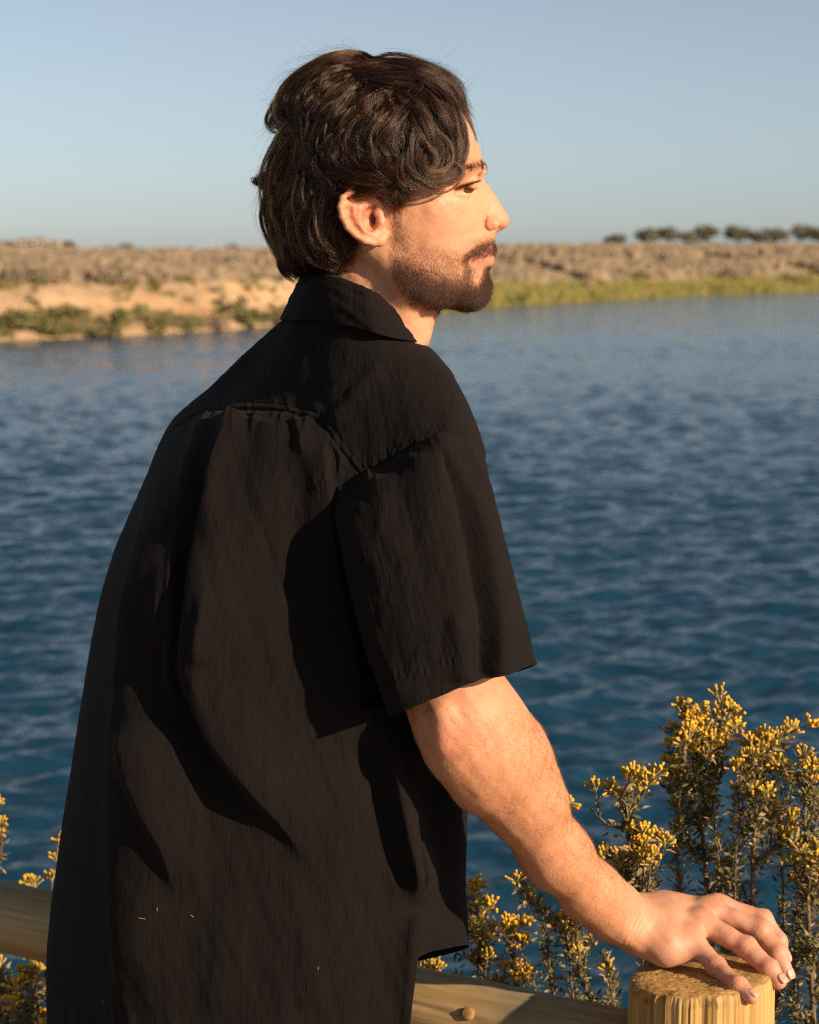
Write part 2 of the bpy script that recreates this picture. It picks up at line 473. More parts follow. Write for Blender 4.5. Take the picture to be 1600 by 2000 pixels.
class MB:
    def __init__(s): s.V = []; s.F = []
    def add(s, V, Fc):
        o = len(s.V); s.V += [tuple(v) for v in V]; s.F += [tuple(int(i) + o for i in f) for f in Fc]; return s
    def tube(s, pts, rs, n=6):
        pts = [np.array(p, float) for p in pts]; o = len(s.V); N = len(pts)
        for i, p in enumerate(pts):
            d = pts[min(i + 1, N - 1)] - pts[max(i - 1, 0)]; d /= np.linalg.norm(d) + 1e-9
            u = np.cross(d, [0.31, 0.9, 0.23]); u /= np.linalg.norm(u); v = np.cross(d, u)
            for k in range(n):
                q = 2 * math.pi * k / n; s.V.append(tuple(p + rs[i] * (math.cos(q) * u + math.sin(q) * v)))
        for i in range(N - 1):
            for k in range(n):
                s.F.append((o + i * n + k, o + i * n + (k + 1) % n, o + (i + 1) * n + (k + 1) % n, o + (i + 1) * n + k))
        s.F.append(tuple(o + k for k in range(n))[::-1]); s.F.append(tuple(o + (N - 1) * n + k for k in range(n)))
        return s
    def box(s, lo, hi):
        x0, y0, z0 = lo; x1, y1, z1 = hi
        V = [(x0, y0, z0), (x1, y0, z0), (x1, y1, z0), (x0, y1, z0), (x0, y0, z1), (x1, y0, z1), (x1, y1, z1), (x0, y1, z1)]
        return s.add(V, [(3, 2, 1, 0), (4, 5, 6, 7), (0, 1, 5, 4), (1, 2, 6, 5), (2, 3, 7, 6), (3, 0, 4, 7)])
    def build(s, name, mat, parent=None, smooth=False): return mesh_obj(name, s.V, s.F, mat, parent, smooth)

def shrub(px, py, w, h, kind, label, group):
    """px, py = middle of the shrub in the photo; its root is found on the bank below it"""
    base = py + h / 2
    for d in np.linspace(shore_dist(px) + 0.15, shore_dist(px) + 160, 4000):
        z = bank_z(px, d)
        if 485 - (z - 1.6) / d * F_PX <= base: break
    x = d * (px - 800) / F_PX / cp; m = d / F_PX
    rt = empty('shrub', (x, d, z - 0.05)); tag(rt, label, 'shrub', group)
    rx, rz = w * m / 2, h * m
    n = int(500 + 350 * rx)
    V, Q = leaf_cloud((x, d, z + 0.12 * rz), (rx, rx * 0.8, rz * 0.8), n, 0.05 + 0.03 * rx, gb)
    mesh_obj('foliage', V, Q, MF[kind], rt, False)
    mb = MB()
    for i in range(6):
        a = gb.uniform(0, 6.28); mb.tube([(x, d, z - .06), (x + .25 * rx * math.cos(a), d + .25 * rx * math.sin(a), z + rz * .25), (x + .6 * rx * math.cos(a), d + .5 * rx * math.sin(a), z + rz * .6)], [.03, .022, .008], 5)
    mb.build('stem', m_bark, rt)
GS = 'shrubs on the far bank'
for a in [(60, 618, 130, 40, 'green', 'low bright green shrub at the left edge of the far shore', GS),
          (139, 606, 92, 34, 'olive', 'dark olive mounded shrub in front of the pale bluff at far left', GS),
          (108, 638, 80, 30, 'green', 'bright yellow green shrub just above the waterline below the dark olive one', GS),
          (200, 645, 80, 18, 'olive', 'flat dark green shrub hugging the waterline left of the bluff', GS),
          (242, 614, 42, 44, 'green', 'upright light green shrub against the pale sandy bluff', GS),
          (308, 641, 40, 20, 'green', 'small bright green tuft at the foot of the pale bluff, left one', GS),
          (370, 638, 40, 20, 'green', 'small bright green tuft at the foot of the pale bluff, right one', GS),
          (425, 636, 46, 20, 'brown', 'small brown bush at the foot of the bluff right of the green tufts', GS),
          (462, 602, 60, 26, 'olive', 'olive bush half way up the bluff behind the shoulder side', GS),
          (490, 618, 60, 34, 'green', 'grey green bush on the shore left of the shirt collar', GS),
          (540, 618, 60, 30, 'green', 'yellow green bush on the shore touching the shirt shoulder line', GS),
          (478, 585, 20, 16, 'brown', 'tiny dark twiggy bush on the bluff edge left of the nape', GS),
          (85, 536, 100, 26, 'brown', 'large brown dome shaped scrub on the plateau at far left', GS),
          (225, 540, 90, 26, 'brown', 'large brown dome shaped scrub on the plateau above the bluff', GS),
          (330, 520, 120, 16, 'brown', 'long low grey brown scrub on the plateau left of the hair', GS),
          (440, 512, 90, 16, 'brown', 'dark brown scrub patch on the plateau right behind the hair', GS),
          (1025, 506, 26, 12, 'brown', 'small dark scrub on the bank just right of the beard', GS),
          (1172, 494, 50, 16, 'brown', 'dark brown scrub below the first far tree', GS),
          (1000, 576, 60, 14, 'olive', 'dull green low bush at the shore right of the chin', GS),
          (1125, 556, 60, 20, 'brown', 'brown bush on the green shore strip below the sandy patch', GS),
          (1240, 536, 50, 18, 'olive', 'olive bush on the slope above the right shore', GS),
          (1418, 534, 50, 22, 'brown', 'dark brown bush on the slope above the right shore', GS),
          (1530, 545, 70, 20, 'green', 'bright green bush on the shore strip near the right edge', GS),
          (1590, 528, 50, 18, 'brown', 'brown bush on the slope at the right edge', GS),
          (1330, 492, 90, 10, 'brown', 'long dark strip of scrub under the row of far trees, middle', GS),
          (1520, 492, 110, 10, 'brown', 'long dark strip of scrub under the row of far trees, right', GS)]:
    shrub(*a)
# ground cover along the right shore and on the plateau: stuff
Vs = []; k = 0
g = gb
n = 14000
pxs = g.uniform(820, 2300, n); ss = np.abs(g.normal(0, 2.3, n)) + 0.2
dd = shore_dist(pxs) + ss
zz = np.array([bank_z(a_, b_) for a_, b_ in zip(pxs, dd)])
xx = dd * (pxs - 800) / F_PX / cp
P = np.stack([xx, dd, zz], -1); hgt = g.uniform(0.12, 0.5, n); wd = g.uniform(0.05, 0.16, n); tl = g.normal(0, 0.12, (n, 2))
V = np.stack([P + np.stack([-wd, 0 * wd, 0 * wd - .03], -1), P + np.stack([wd, wd * .5, 0 * wd - .03], -1), P + np.stack([tl[:, 0] + wd * .5, tl[:, 1], hgt], -1), P + np.stack([tl[:, 0] - wd * .5, tl[:, 1], hgt * .9], -1)], 1).reshape(-1, 3)
tag(mesh_obj('shore_grass', V, np.arange(4 * n).reshape(-1, 4), MF['reed'], None, False), 'yellow green grass and low plants along the right far shore', 'grass', kind='stuff')
n = 4000
pxs = g.uniform(-800, 860, n); ss = np.where(g.random(n) < .6, np.abs(g.normal(0, 1.3, n)), g.uniform(0, 9, n)) + .15
dd = shore_dist(pxs) + ss; zz = np.array([bank_z(a_, b_) for a_, b_ in zip(pxs, dd)]); xx = dd * (pxs - 800) / F_PX / cp
P = np.stack([xx, dd, zz], -1); P = P[fbm(P[:, :2], 5, 2, 61) > .1]; n = len(P)
hgt = g.uniform(0.08, 0.32, n); wd = g.uniform(0.06, 0.2, n); tl = g.normal(0, 0.1, (n, 2))
V = np.stack([P + np.stack([-wd, 0 * wd, 0 * wd - .03], -1), P + np.stack([wd, wd * .5, 0 * wd - .03], -1), P + np.stack([tl[:, 0] + wd * .7, tl[:, 1], hgt], -1), P + np.stack([tl[:, 0] - wd * .7, tl[:, 1], hgt * .9], -1)], 1).reshape(-1, 3)
tag(mesh_obj('shore_weeds', V, np.arange(4 * n).reshape(-1, 4), MF['olive'], None, False), 'low olive weeds dotted over the left shore and bluff', 'weeds', kind='stuff')
n = 21000
pxs = g.uniform(-700, 2300, n); ss = np.exp(g.uniform(np.log(9), np.log(160), n))
dd = shore_dist(pxs) + ss; zz = np.array([bank_z(a_, b_) for a_, b_ in zip(pxs, dd)]); xx = dd * (pxs - 800) / F_PX / cp
P = np.stack([xx, dd, zz], -1)
keep = fbm(P[:, :2] * np.array([1, .5]), 12, 2, 31) > -0.15; P = P[keep]; n = len(P)
V, Q = [], []
hgt = g.uniform(0.12, 0.42, n) * (1 + dd[keep] / 250); wd = g.uniform(0.10, 0.35, n) * (1 + dd[keep] / 150)
for sgn in (0, 1):
    ca, sa_ = (1, 0) if sgn == 0 else (0.3, 0.95)
    V.append(np.stack([P + np.stack([-wd * ca, -wd * sa_, 0 * wd - .05], -1), P + np.stack([wd * ca, wd * sa_, 0 * wd - .05], -1), P + np.stack([wd * .6 * ca, wd * .6 * sa_, hgt], -1), P + np.stack([-wd * .7 * ca, -wd * .7 * sa_, hgt * .8], -1)], 1).reshape(-1, 3))
V = np.concatenate(V)
tag(mesh_obj('dry_scrub', V, np.arange(len(V)).reshape(-1, 4), MF['brown'], None, False), 'brown dry scrub covering the plateau beyond the water', 'scrub', kind='stuff')

def far_tree(px, w, h, d, label, group, basey):
    m = d / F_PX; x = d * (px - 800) / F_PX / cp; z = 1.6 - (basey - 485) * m
    rt = empty('far_tree', (x, d, z)); tag(rt, label, 'tree', group)
    H = h * m; rx = w * m / 2
    mb = MB().tube([(x, d, z - 1.5), (x + .1, d, z + H * .3), (x, d, z + H * .6)], [.22, .16, .06], 6)
    for i in range(4):
        a = gb.uniform(0, 6.28); mb.tube([(x, d, z + H * .15), (x + .5 * rx * math.cos(a), d + .5 * rx * math.sin(a), z + H * .55)], [.1, .04], 5)
    mb.build('trunk', m_bark, rt)
    Vv, Qq = [], []; o = 0
    for i in range(5):
        cx = x + gb.uniform(-.5, .5) * rx; cz = z + H * gb.uniform(.38, .66)
        v, q = leaf_cloud((cx, d + gb.uniform(-.4, .4) * rx, cz), (rx * .62, rx * .55, H * .36), 260, 0.22, gb, low=0.5)
        Vv.append(v); Qq.append(q + o); o += len(v)
    mesh_obj('crown', np.concatenate(Vv), np.concatenate(Qq), MF['tree'], rt, False)
GT = 'trees along the horizon'
for i, (px, w, h, lab) in enumerate([(1200, 38, 18, 'leftmost and lowest rounded tree of the right horizon row'), (1248, 40, 27, 'second tree of the right horizon row, with a slanted top'),
        (1297, 40, 29, 'third tree of the right horizon row, after the first gap'), (1330, 38, 24, 'fourth tree of the right horizon row, lower filler crown'),
        (1366, 46, 33, 'tall wide tree in the middle of the right horizon row'), (1430, 46, 30, 'tree just right of the second gap in the right horizon row'),
        (1470, 34, 24, 'small crown between two larger ones in the right horizon row'), (1500, 44, 27, 'tree left of the third gap in the right horizon row'),
        (1551, 46, 34, 'tallest tree near the right edge of the horizon row'), (1590, 46, 29, 'last tree at the right edge of the horizon row')]):
    far_tree(px, w * 1.4, h * 1.2, 330 + 8 * (i % 3), lab, GT, 479)
for px, w, h, lab in [(36, 20, 18, 'dark tree between the far left pale buildings'), (143, 30, 22, 'dark tree right of the pale buildings'), (217, 16, 14, 'tiny tree on the left horizon'),
        (259, 38, 18, 'low wide tree on the left horizon'), (350, 16, 10, 'lone tiny tree on the horizon left of the head'), (456, 28, 16, 'small round tree on the horizon beside the hair')]:
    far_tree(px, w, h, 420, lab, GT, 492)
m_wall = simple_mat('pale_render', (0.50, 0.43, 0.33), (0.60, 0.52, 0.42), 0.5, 0.9, 0.1)
m_wall2 = simple_mat('tan_render', (0.42, 0.28, 0.20), (0.48, 0.33, 0.24), 0.5, 0.9, 0.1)
m_roof = simple_mat('grey_roof', (0.28, 0.22, 0.19), (0.36, 0.29, 0.25), 1, 0.9, 0.2)
m_pane, t, b = new_mat('dark_pane'); b.inputs['Base Color'].default_value = (0.03, 0.035, 0.04, 1); b.inputs['Roughness'].default_value = 0.1
m_mast = simple_mat('mast_metal', (0.5, 0.5, 0.5), (0.6, 0.6, 0.6), 3, 0.5, 0)
for px, w, h, mt, lab in [(10, 46, 18, m_wall2, 'tan low building at the left edge of the horizon'), (54, 28, 22, m_wall, 'cream building second from the left on the horizon'),
        (86, 30, 24, m_wall, 'tallest pale building on the left horizon'), (114, 24, 18, m_wall, 'pale building beside the dark tree on the left horizon')]:
    d = 430.0; m = d / F_PX; x = d * (px - 800) / F_PX / cp; z = 1.6 - (490 - 485) * m; H = h * m * 1.15; hw = w * m / 2
    rt = empty('building', (x, d, z)); tag(rt, lab, 'building', 'pale buildings on the left horizon')
    MB().box((x - hw, d, z - 1), (x + hw, d + 7, z + H * .8)).build('wall', mt, rt)
    mb = MB(); zr = z + H * .8
    mb.add([(x - hw - .2, d - .3, zr), (x + hw + .2, d - .3, zr), (x + hw + .2, d + 7.3, zr), (x - hw - .2, d + 7.3, zr), (x - hw * .5, d + 3.5, z + H), (x + hw * .5, d + 3.5, z + H)],
           [(0, 1, 5, 4), (1, 2, 5), (2, 3, 4, 5), (3, 0, 4), (3, 2, 1, 0)]); mb.build('roof', m_roof, rt)
    for q in range(3):
        wx = x - hw + (q + .5) * 2 * hw / 3
        MB().box((wx - .35, d - .04, z + H * .3), (wx + .35, d + .02, z + H * .6)).build('window', m_pane, rt)
d = 430.0; x = d * (418 - 800) / F_PX / cp
o = MB().tube([(x, d, 0), (x, d, 1.6 + 18 * d / F_PX)], [.08, .05], 6).box((x - .3, d - .1, 1.6 + 17 * d / F_PX), (x + .3, d + .1, 1.6 + 18 * d / F_PX)).build('lamp_mast', m_mast)
tag(o, 'thin pale mast standing on the horizon left of the head', 'mast')
# ------------------------------------------------------------------ wooden fence: post and rail
POST_Y = 2.06; POST_R = 0.0745
PT = at(1370, 1899, POST_Y)          # middle of the post's top
def wood_mat(name, axis, c_dark, c_mid, c_light, stain=(0.20, 0.19, 0.12), warm=1.0):
    m, t, b = new_mat(name)
    scl = [26, 26, 26]; scl[axis] = 1.6
    v = mapped(t, tuple(scl)); f = noise(t, v, 1.0, 6, 0.62, 0.5)
    scl2 = [70, 70, 70]; scl2[axis] = 2.2
    f2 = noise(t, mapped(t, tuple(scl2)), 1.0, 3, 0.6)
    r = ramp(t, [(0.28, c_dark), (0.5, c_mid), (0.72, c_light)], f)
    big = noise(t, mapped(t), 9, 4, 0.6)
    rb = ramp(t, [(0.50, (0, 0, 0)), (0.68, (0.75, 0.75, 0.75))], big)
    c = mixc(t, rb.outputs[0], r.outputs[0], stain)
    r2 = ramp(t, [(0.32, (0.5, 0.42, 0.36)), (0.46, (1, 1, 1))], f2)
    c = mixc(t, 0.7, c, r2.outputs[0], 'MULTIPLY')
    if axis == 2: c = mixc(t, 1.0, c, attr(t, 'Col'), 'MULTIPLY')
    t.links.new(c, b.inputs['Base Color'])
    b.inputs['Roughness'].default_value = 0.72; b.inputs['Specular IOR Level'].default_value = 0.25
    n1_ = bump(t, None, f2, 0.5, 0.0015); bump(t, b, f, 0.55, 0.004, n1_)
    return m
m_post = wood_mat('post_wood', 2, (0.30, 0.15, 0.045), (0.50, 0.29, 0.095), (0.62, 0.40, 0.16), (0.46, 0.27, 0.10))
post = empty('fence_post', (PT[0], PT[1], 0)); tag(post, 'round sawn wooden fence post carrying the hand', 'post')
nth = 560; th = np.arange(nth) * 2 * math.pi / nth
gp = np.random.default_rng(5)
zs = np.concatenate([[-0.6, -0.3, 0.0, 0.25, 0.45], np.linspace(0.55, PT[2] - 0.027, 170)])
crk = [(gp.uniform(0, 6.283), gp.uniform(0.0016, 0.0042), gp.uniform(0.006, 0.013), gp.uniform(0.5, PT[2]), gp.uniform(.12, .6)) for _ in range(16)]
crk += [(-1.62, 0.006, 0.016, PT[2], .5), (-2.25, 0.004, 0.010, PT[2], .4), (-0.9, 0.004, 0.01, PT[2], .35)]
V = []
cx, cy = PT[0], PT[1]
TH_, ZZ = np.meshgrid(th, zs)
rad = POST_R * (1 + 0.010 * np.sin(2 * TH_ + 1) + 0.006 * np.sin(3 * TH_ + ZZ * 3)) + 0.0012 * fbm(np.stack([np.cos(TH_) * .08, np.sin(TH_) * .08, ZZ * .12], -1), 0.03, 3, 8)
rad += 0.0007 * fbm(np.stack([np.cos(TH_) * .08, np.sin(TH_) * .08, ZZ * .05], -1), 0.006, 2, 18)
for a0, wd_, dp, ztop, ln in crk:
    w_ = np.exp(-((((TH_ - a0 - 0.05 * np.sin(ZZ * 30 + a0 * 9) - .03 * np.sin(ZZ * 90)) + math.pi) % (2 * math.pi) - math.pi) * POST_R / wd_) ** 2)
    rad -= dp * 0.30 * w_ * np.clip((ZZ - ztop + ln) / .06, 0, 1) * np.clip((ztop + .02 - ZZ) / .04, 0, 1)
side = np.stack([cx + rad * np.cos(TH_), cy + rad * np.sin(TH_), ZZ], -1)
# worn shoulder and the sawn top with its curved ridges
def top_z(x, y):
    u, v = (x - cx), (y - cy)
    w = v + 0.42 * u - 3.0 * (u + 0.02) ** 2 + 0.0012 * fbm(np.stack([u, v], -1), .03, 2, 7)
    ph = (w / 0.0105) % 1.0
    rid = np.clip(np.minimum(ph / .35, (1 - ph) / .12), 0, 1)
    nib = np.clip(fbm(np.stack([u * .8, v], -1), 0.0035, 1, 2) * 1.3 + .2, 0, 1) * np.exp(-((ph - .82) / .10) ** 2)
    m = np.clip((-v - 0.25 * u + 0.012) / 0.02, 0, 1) * np.clip((0.040 - u) / .03, 0, 1) * np.clip((POST_R * .97 - np.hypot(u, v)) / .006, 0, 1)
    z = 0.0030 * m * (rid - 1) + 0.0005 * m * nib + 0.0003 * fbm(np.stack([u, v], -1), .02, 3, 3)
    return z - 0.004 * np.clip((np.hypot(u, v) - POST_R * .8) / (POST_R * .2), 0, 1) ** 2 + 0.07 * u - 0.02 * v
rr = np.linspace(1, 0, 130)[1:]
tops = []
r1 = rad[-1]
for q in [(1.0, -0.0080), (0.990, -0.0045), (0.975, -0.0020)]:
    x = cx + r1 * q[0] * np.cos(th); y = cy + r1 * q[0] * np.sin(th); tops.append(np.stack([x, y, PT[2] + q[1] + top_z(x, y)], -1))
for q in rr * 0.965:
    x = cx + (r1 * q) * np.cos(th); y = cy + (r1 * q) * np.sin(th); tops.append(np.stack([x, y, PT[2] + top_z(x, y)], -1))
side[-1, :, 2] = PT[2] - 0.012 + top_z(side[-1, :, 0], side[-1, :, 1])
allr = np.concatenate([side, np.array(tops)])
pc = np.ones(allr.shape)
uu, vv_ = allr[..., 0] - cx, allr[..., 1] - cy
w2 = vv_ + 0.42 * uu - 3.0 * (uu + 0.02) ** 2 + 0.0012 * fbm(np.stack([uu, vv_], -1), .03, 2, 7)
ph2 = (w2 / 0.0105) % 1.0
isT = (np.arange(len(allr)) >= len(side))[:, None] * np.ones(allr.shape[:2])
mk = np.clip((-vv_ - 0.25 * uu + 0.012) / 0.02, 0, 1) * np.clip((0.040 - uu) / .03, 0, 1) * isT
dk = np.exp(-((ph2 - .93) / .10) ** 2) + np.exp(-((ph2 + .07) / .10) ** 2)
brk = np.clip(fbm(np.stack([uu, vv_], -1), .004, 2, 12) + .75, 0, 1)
pc *= (1 - .62 * mk * dk * brk)[..., None]  # groove shade painted into the colour, as the sun runs along the ridges
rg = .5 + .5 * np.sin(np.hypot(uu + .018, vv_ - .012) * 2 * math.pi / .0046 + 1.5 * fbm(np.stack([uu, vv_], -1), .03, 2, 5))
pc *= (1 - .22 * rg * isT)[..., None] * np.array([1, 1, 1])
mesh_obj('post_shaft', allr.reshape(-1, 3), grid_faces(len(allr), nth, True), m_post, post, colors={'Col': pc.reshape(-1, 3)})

m_rail = wood_mat('rail_wood', 0, (0.24, 0.13, 0.05), (0.40, 0.26, 0.11), (0.50, 0.36, 0.19), (0.22, 0.20, 0.12))
RA = at(1225, 2062, 2.09); RB = atz(-10, 1786, RA[2])
dv = (RB - RA); dv /= np.linalg.norm(dv)
RB = RA + dv * 2.6; RA2 = RA - dv * 0.05
L = np.linalg.norm(RB - RA2)
nl, nr_ = 420, 120
u = np.cross(dv, [0, 0, 1]); u /= np.linalg.norm(u); w = np.cross(u, dv)
T_, A_ = np.meshgrid(np.linspace(0, L, nl), np.arange(nr_) * 2 * math.pi / nr_, indexing='ij')
rr_ = 0.0455 + 0.0016 * np.sin(2 * A_ + T_ * 2) + 0.0012 * fbm(np.stack([np.cos(A_) * .05, np.sin(A_) * .05, T_ * .1], -1), .02, 3, 4)
for a0, t0, t1, dp in [(-1.9, .1, 2.4, .006), (2.6, .2, 1.2, .004), (1.2, .5, 2.5, .003), (0.4, 0, 1.0, .004)]:
    rr_ -= dp * np.exp(-((((A_ - a0 - .06 * np.sin(T_ * 9)) + math.pi) % (2 * math.pi) - math.pi) / .05) ** 2) * np.clip((T_ - t0) / .1, 0, 1) * np.clip((t1 - T_) / .1, 0, 1)
PR = RA2 + T_[..., None] * dv + rr_[..., None] * (np.cos(A_)[..., None] * u + np.sin(A_)[..., None] * w)
rail_root = empty('fence_rail', tuple(RA2)); tag(rail_root, 'peeled log rail of the fence running behind the black shirt', 'rail')
# the mesh is laid out along its own x axis so the grain follows the log
M = Matrix(((dv[0], u[0], w[0]), (dv[1], u[1], w[1]), (dv[2], u[2], w[2]))).to_4x4(); M.translation = Vector(RA2)
loc = np.stack([T_, rr_ * np.cos(A_), rr_ * np.sin(A_)], -1).reshape(-1, 3)
o = mesh_obj('log', loc, np.concatenate([grid_faces(nl, nr_, True)]), m_rail)
o.parent = rail_root; o.matrix_parent_inverse = Matrix.Identity(4); o.matrix_basis = Matrix.Translation(-Vector(RA2)) @ M
kd = Vector(tuple(RA2))
# a round knot proud of the log
kp = at(905, 1980, 2.1); 
tt = (kp - RA2) @ dv; ang = R(0)
best = None
for a_ in np.linspace(0, 6.283, 240):
    for tq in np.linspace(0.1, .8, 80):
        p = RA2 + tq * dv + 0.046 * (math.cos(a_) * u + math.sin(a_) * w)
        if (math.cos(a_) * u + math.sin(a_) * w)[1] > 0: continue
        q = to_px(p[None])[0]; e = abs(q[0] - 905) + abs(q[1] - 1980)
        if best is None or e < best[0]: best = (e, p, math.cos(a_) * u + math.sin(a_) * w)
m_knot = simple_mat('knot_wood', (0.26, 0.13, 0.05), (0.42, 0.25, 0.10), 160, 0.7, 0.3, .001)
p, nrm = best[1], best[2]
mb = MB(); q1 = np.cross(nrm, dv); 
rings = [(0.0075, -.002), (.0068, .0012), (.0045, .0022), (.0015, .0024)]
Vk = []; Fk = []
for r_k, hk in rings:
    for k in range(16):
        a_ = k * math.pi / 8; Vk.append(p + nrm * hk + r_k * (math.cos(a_) * dv * 1.2 + math.sin(a_) * q1))
for i in range(3):
    for k in range(16): Fk.append((i * 16 + k, i * 16 + (k + 1) % 16, (i + 1) * 16 + (k + 1) % 16, (i + 1) * 16 + k))
Fk.append(tuple(48 + k for k in range(16)))
mb.add(Vk, Fk).build('knot', m_knot, rail_root, True)
# ------------------------------------------------------------------ the walker: one body sculpted as a distance field
person = empty('person', (0.0, 2.1, 0.0))
tag(person, 'bearded man in a loose black shirt gazing right, his hand on the post', 'person')
HY = 2.10
HA = at(720, 350, HY)
YAW = R(-6)
cyw, syw = math.cos(YAW), math.sin(YAW)
def w2l(P):
    D_ = np.asarray(P) - HA
    return np.stack([D_[..., 0] * cyw + D_[..., 1] * syw, -(-D_[..., 0] * syw + D_[..., 1] * cyw), D_[..., 2]], -1)
def l2w(Lc):
    Lc = np.asarray(Lc); x, y, z = Lc[..., 0], -Lc[..., 1], Lc[..., 2]
    return HA + np.stack([x * cyw - y * syw, x * syw + y * cyw, z], -1)
def H(px, py, W=0.0):
    """photo pixel + lateral half width (mm) -> head frame (forward, outward, up)"""
    Y = HY - W / 1000.0
    for _ in range(3):
        l = w2l(at(px, py, Y)); Y += (l[1] - W / 1000.0) 
    return w2l(at(px, py, Y))
def loc_px(Lc):
    """photo pixels at which a head frame point (near side) shows"""
    return to_px(l2w(Lc))

skin_sil = [(705,150,60),(760,152,60),(815,160,55),(858,176,50),(885,195,50),(900,216,50),(913,236,48),(923,256,46),(932,278,44),(939,298,40),(944,315,34),(945,330,22),(943,344,11),
            (947,352,9),(954,361,8),(968,381,7.5),(980,400,8),(990,416,9),(995,430,9),(993,440,8),(985,447,6),(975,452,5),(968,457,7),(966,466,13),(967,478,18),(967,486,19),(961,492,18),(958,497,18),(961,503,20),(962,510,20),(960,518,18),
            (954,527,17),(954,540,18),(956,556,20),(954,572,21),(947,587,22),(934,598,24),(912,602,26),(885,598,28),(850,585,30),(810,570,34),(760,552,36),(700,535,40),(640,515,45),(595,480,50),(570,430,55),(556,380,60),(551,330,60),(556,280,60),(575,230,60),(605,190,60),(650,162,60)]
skin_in = [(600,330,54),(650,330,68),(700,330,76),(750,330,77),(800,330,71),(850,330,62),(880,332,56),(903,334,48),(922,334,38),(936,335,25),
           (600,230,45),(650,230,63),(700,230,70),(750,230,71),(800,230,66),(850,230,54),(880,232,42),(897,234,28),(650,180,38),(700,180,50),(750,180,51),(800,180,44),(850,190,26),
           (640,280,63),(700,280,75),(760,280,76),(820,280,67),(870,280,56),(900,282,44),(922,284,29),(600,280,50),
           (600,362,53),(650,362,66),(700,362,73),(760,362,72),(800,362,69),(840,362,64.5),(865,360,59),(885,360,52.5),(903,358,44.5),(920,356,34),(930,355,22),(938,354,13),
           (840,385,66),(868,385,62),(892,385,54.5),(912,385,44),(930,384,30),(943,382,18),(956,382,9.5),
           (800,410,69.5),(840,410,67.5),(870,410,62),(898,411,53),(922,411,42),(940,411,28),(951,411,18),(966,411,10.5),(980,413,6.8),
           (780,435,68),(830,435,65),(870,435,59.5),(902,435,49.5),(926,435,39),(941,435,28),(950,435,19.5),(962,434,15.5),(976,432,11),(987,430,7),
           (780,465,65),(830,467,61.5),(870,468,56),(903,468,46.5),(928,466,36.5),(945,462,26),(957,460,17),
           (780,497,61),(830,497,58.5),(868,497,53.5),(900,497,45),(922,496,35.5),(940,494,26),(953,492,15),
           (780,527,59),(815,528,59),(850,528,54.5),(888,528,44),(918,526,32),(938,524,22),
           (785,552,52),(815,556,54),(850,558,50.5),(888,558,41),(918,558,29),(940,558,18),
           (840,578,38),(880,584,31),(912,588,22),(600,430,46),(640,470,46),(640,430,58),(700,430,69),(700,480,62),(740,430,71),(740,480,65),(740,520,54),(700,515,45)]
P_, v_ = [], []
for px, py, r in skin_sil:
    l = H(px, py, 0); P_.append((l[0] * 10, l[2] * 10)); v_.append(0.0)
n0 = len(skin_sil); Pc = np.array(P_)
for i, (px, py, r) in enumerate(skin_sil):
    tn = Pc[(i + 1) % n0] - Pc[i - 1]; tn /= np.linalg.norm(tn); nr = np.array([-tn[1], tn[0]])   # outward for clockwise
    if nr @ (Pc[i] - Pc.mean(0)) < 0 and i not in range(20, 50): pass
    e = min(3.0, r * .25)
    cands = Pc[i] - nr * e * 0.01
    P_.append(tuple(Pc[i] + nr * e * 0.01)); v_.append(-2 * r * e)
    if r > 30: P_.append(tuple(Pc[i] - nr * e * 0.01)); v_.append(2 * r * e - e * e)
for px, py, W in skin_in:
    l = H(px, py, W); P_.append((l[0] * 10, l[2] * 10)); v_.append(float(W * W))
skin_G = TPS(np.array(P_), np.array(v_), 1e-3)

vh = 0.00115
g_ = Grid((-0.115, -vh * 2.5, -0.235), (0.150, 0.104, 0.115), vh)
X, Z = np.meshgrid(g_.ax[0], g_.ax[2], indexing='ij')
G = skin_G(X * 10, Z * 10) * 1e-6
G = np.minimum(G, 0.0065)
dGx, dGz = np.gradient(G, vh)
# only the head polygon may be positive
Lsil = np.array([H(a, b_, 0) for a, b_, _ in skin_sil])[:, [0, 2]]
ins = inside([tuple(q) for q in (Lsil - Lsil.mean(0)) * 1.10 + Lsil.mean(0)], X, Z)
G = np.where(ins, G, np.minimum(G, -0.0004))
Yg = g_.ax[1][None, :, None]
f = (Yg ** 2 - G[:, None, :]) / np.sqrt(4 * Yg ** 2 + (dGx ** 2 + dGz ** 2)[:, None, :] + 4e-5)
g_.F = f.astype(np.float32)
def h3(px, py, W): return H(px, py, W)
# neck (both sides at once), throat, the muscle behind the jaw
nc = [H(742, 500, 0), H(735, 560, 0), H(716, 640, 0), H(690, 720, 0)]
g_.chain([c * [1, 0, 1] for c in nc], [0.054, 0.055, 0.057, 0.062], 0.012, flat=((0, 1, 0), 0.86))
g_.chain([H(752, 500, 45), H(785, 580, 33), H(806, 665, 16)], [0.010, 0.0105, 0.010], 0.018)
g_.chain([H(830, 600, 0) * [1, 0, 1], H(815, 640, 0) * [1, 0, 1]], [0.012, 0.012], 0.02)   # larynx
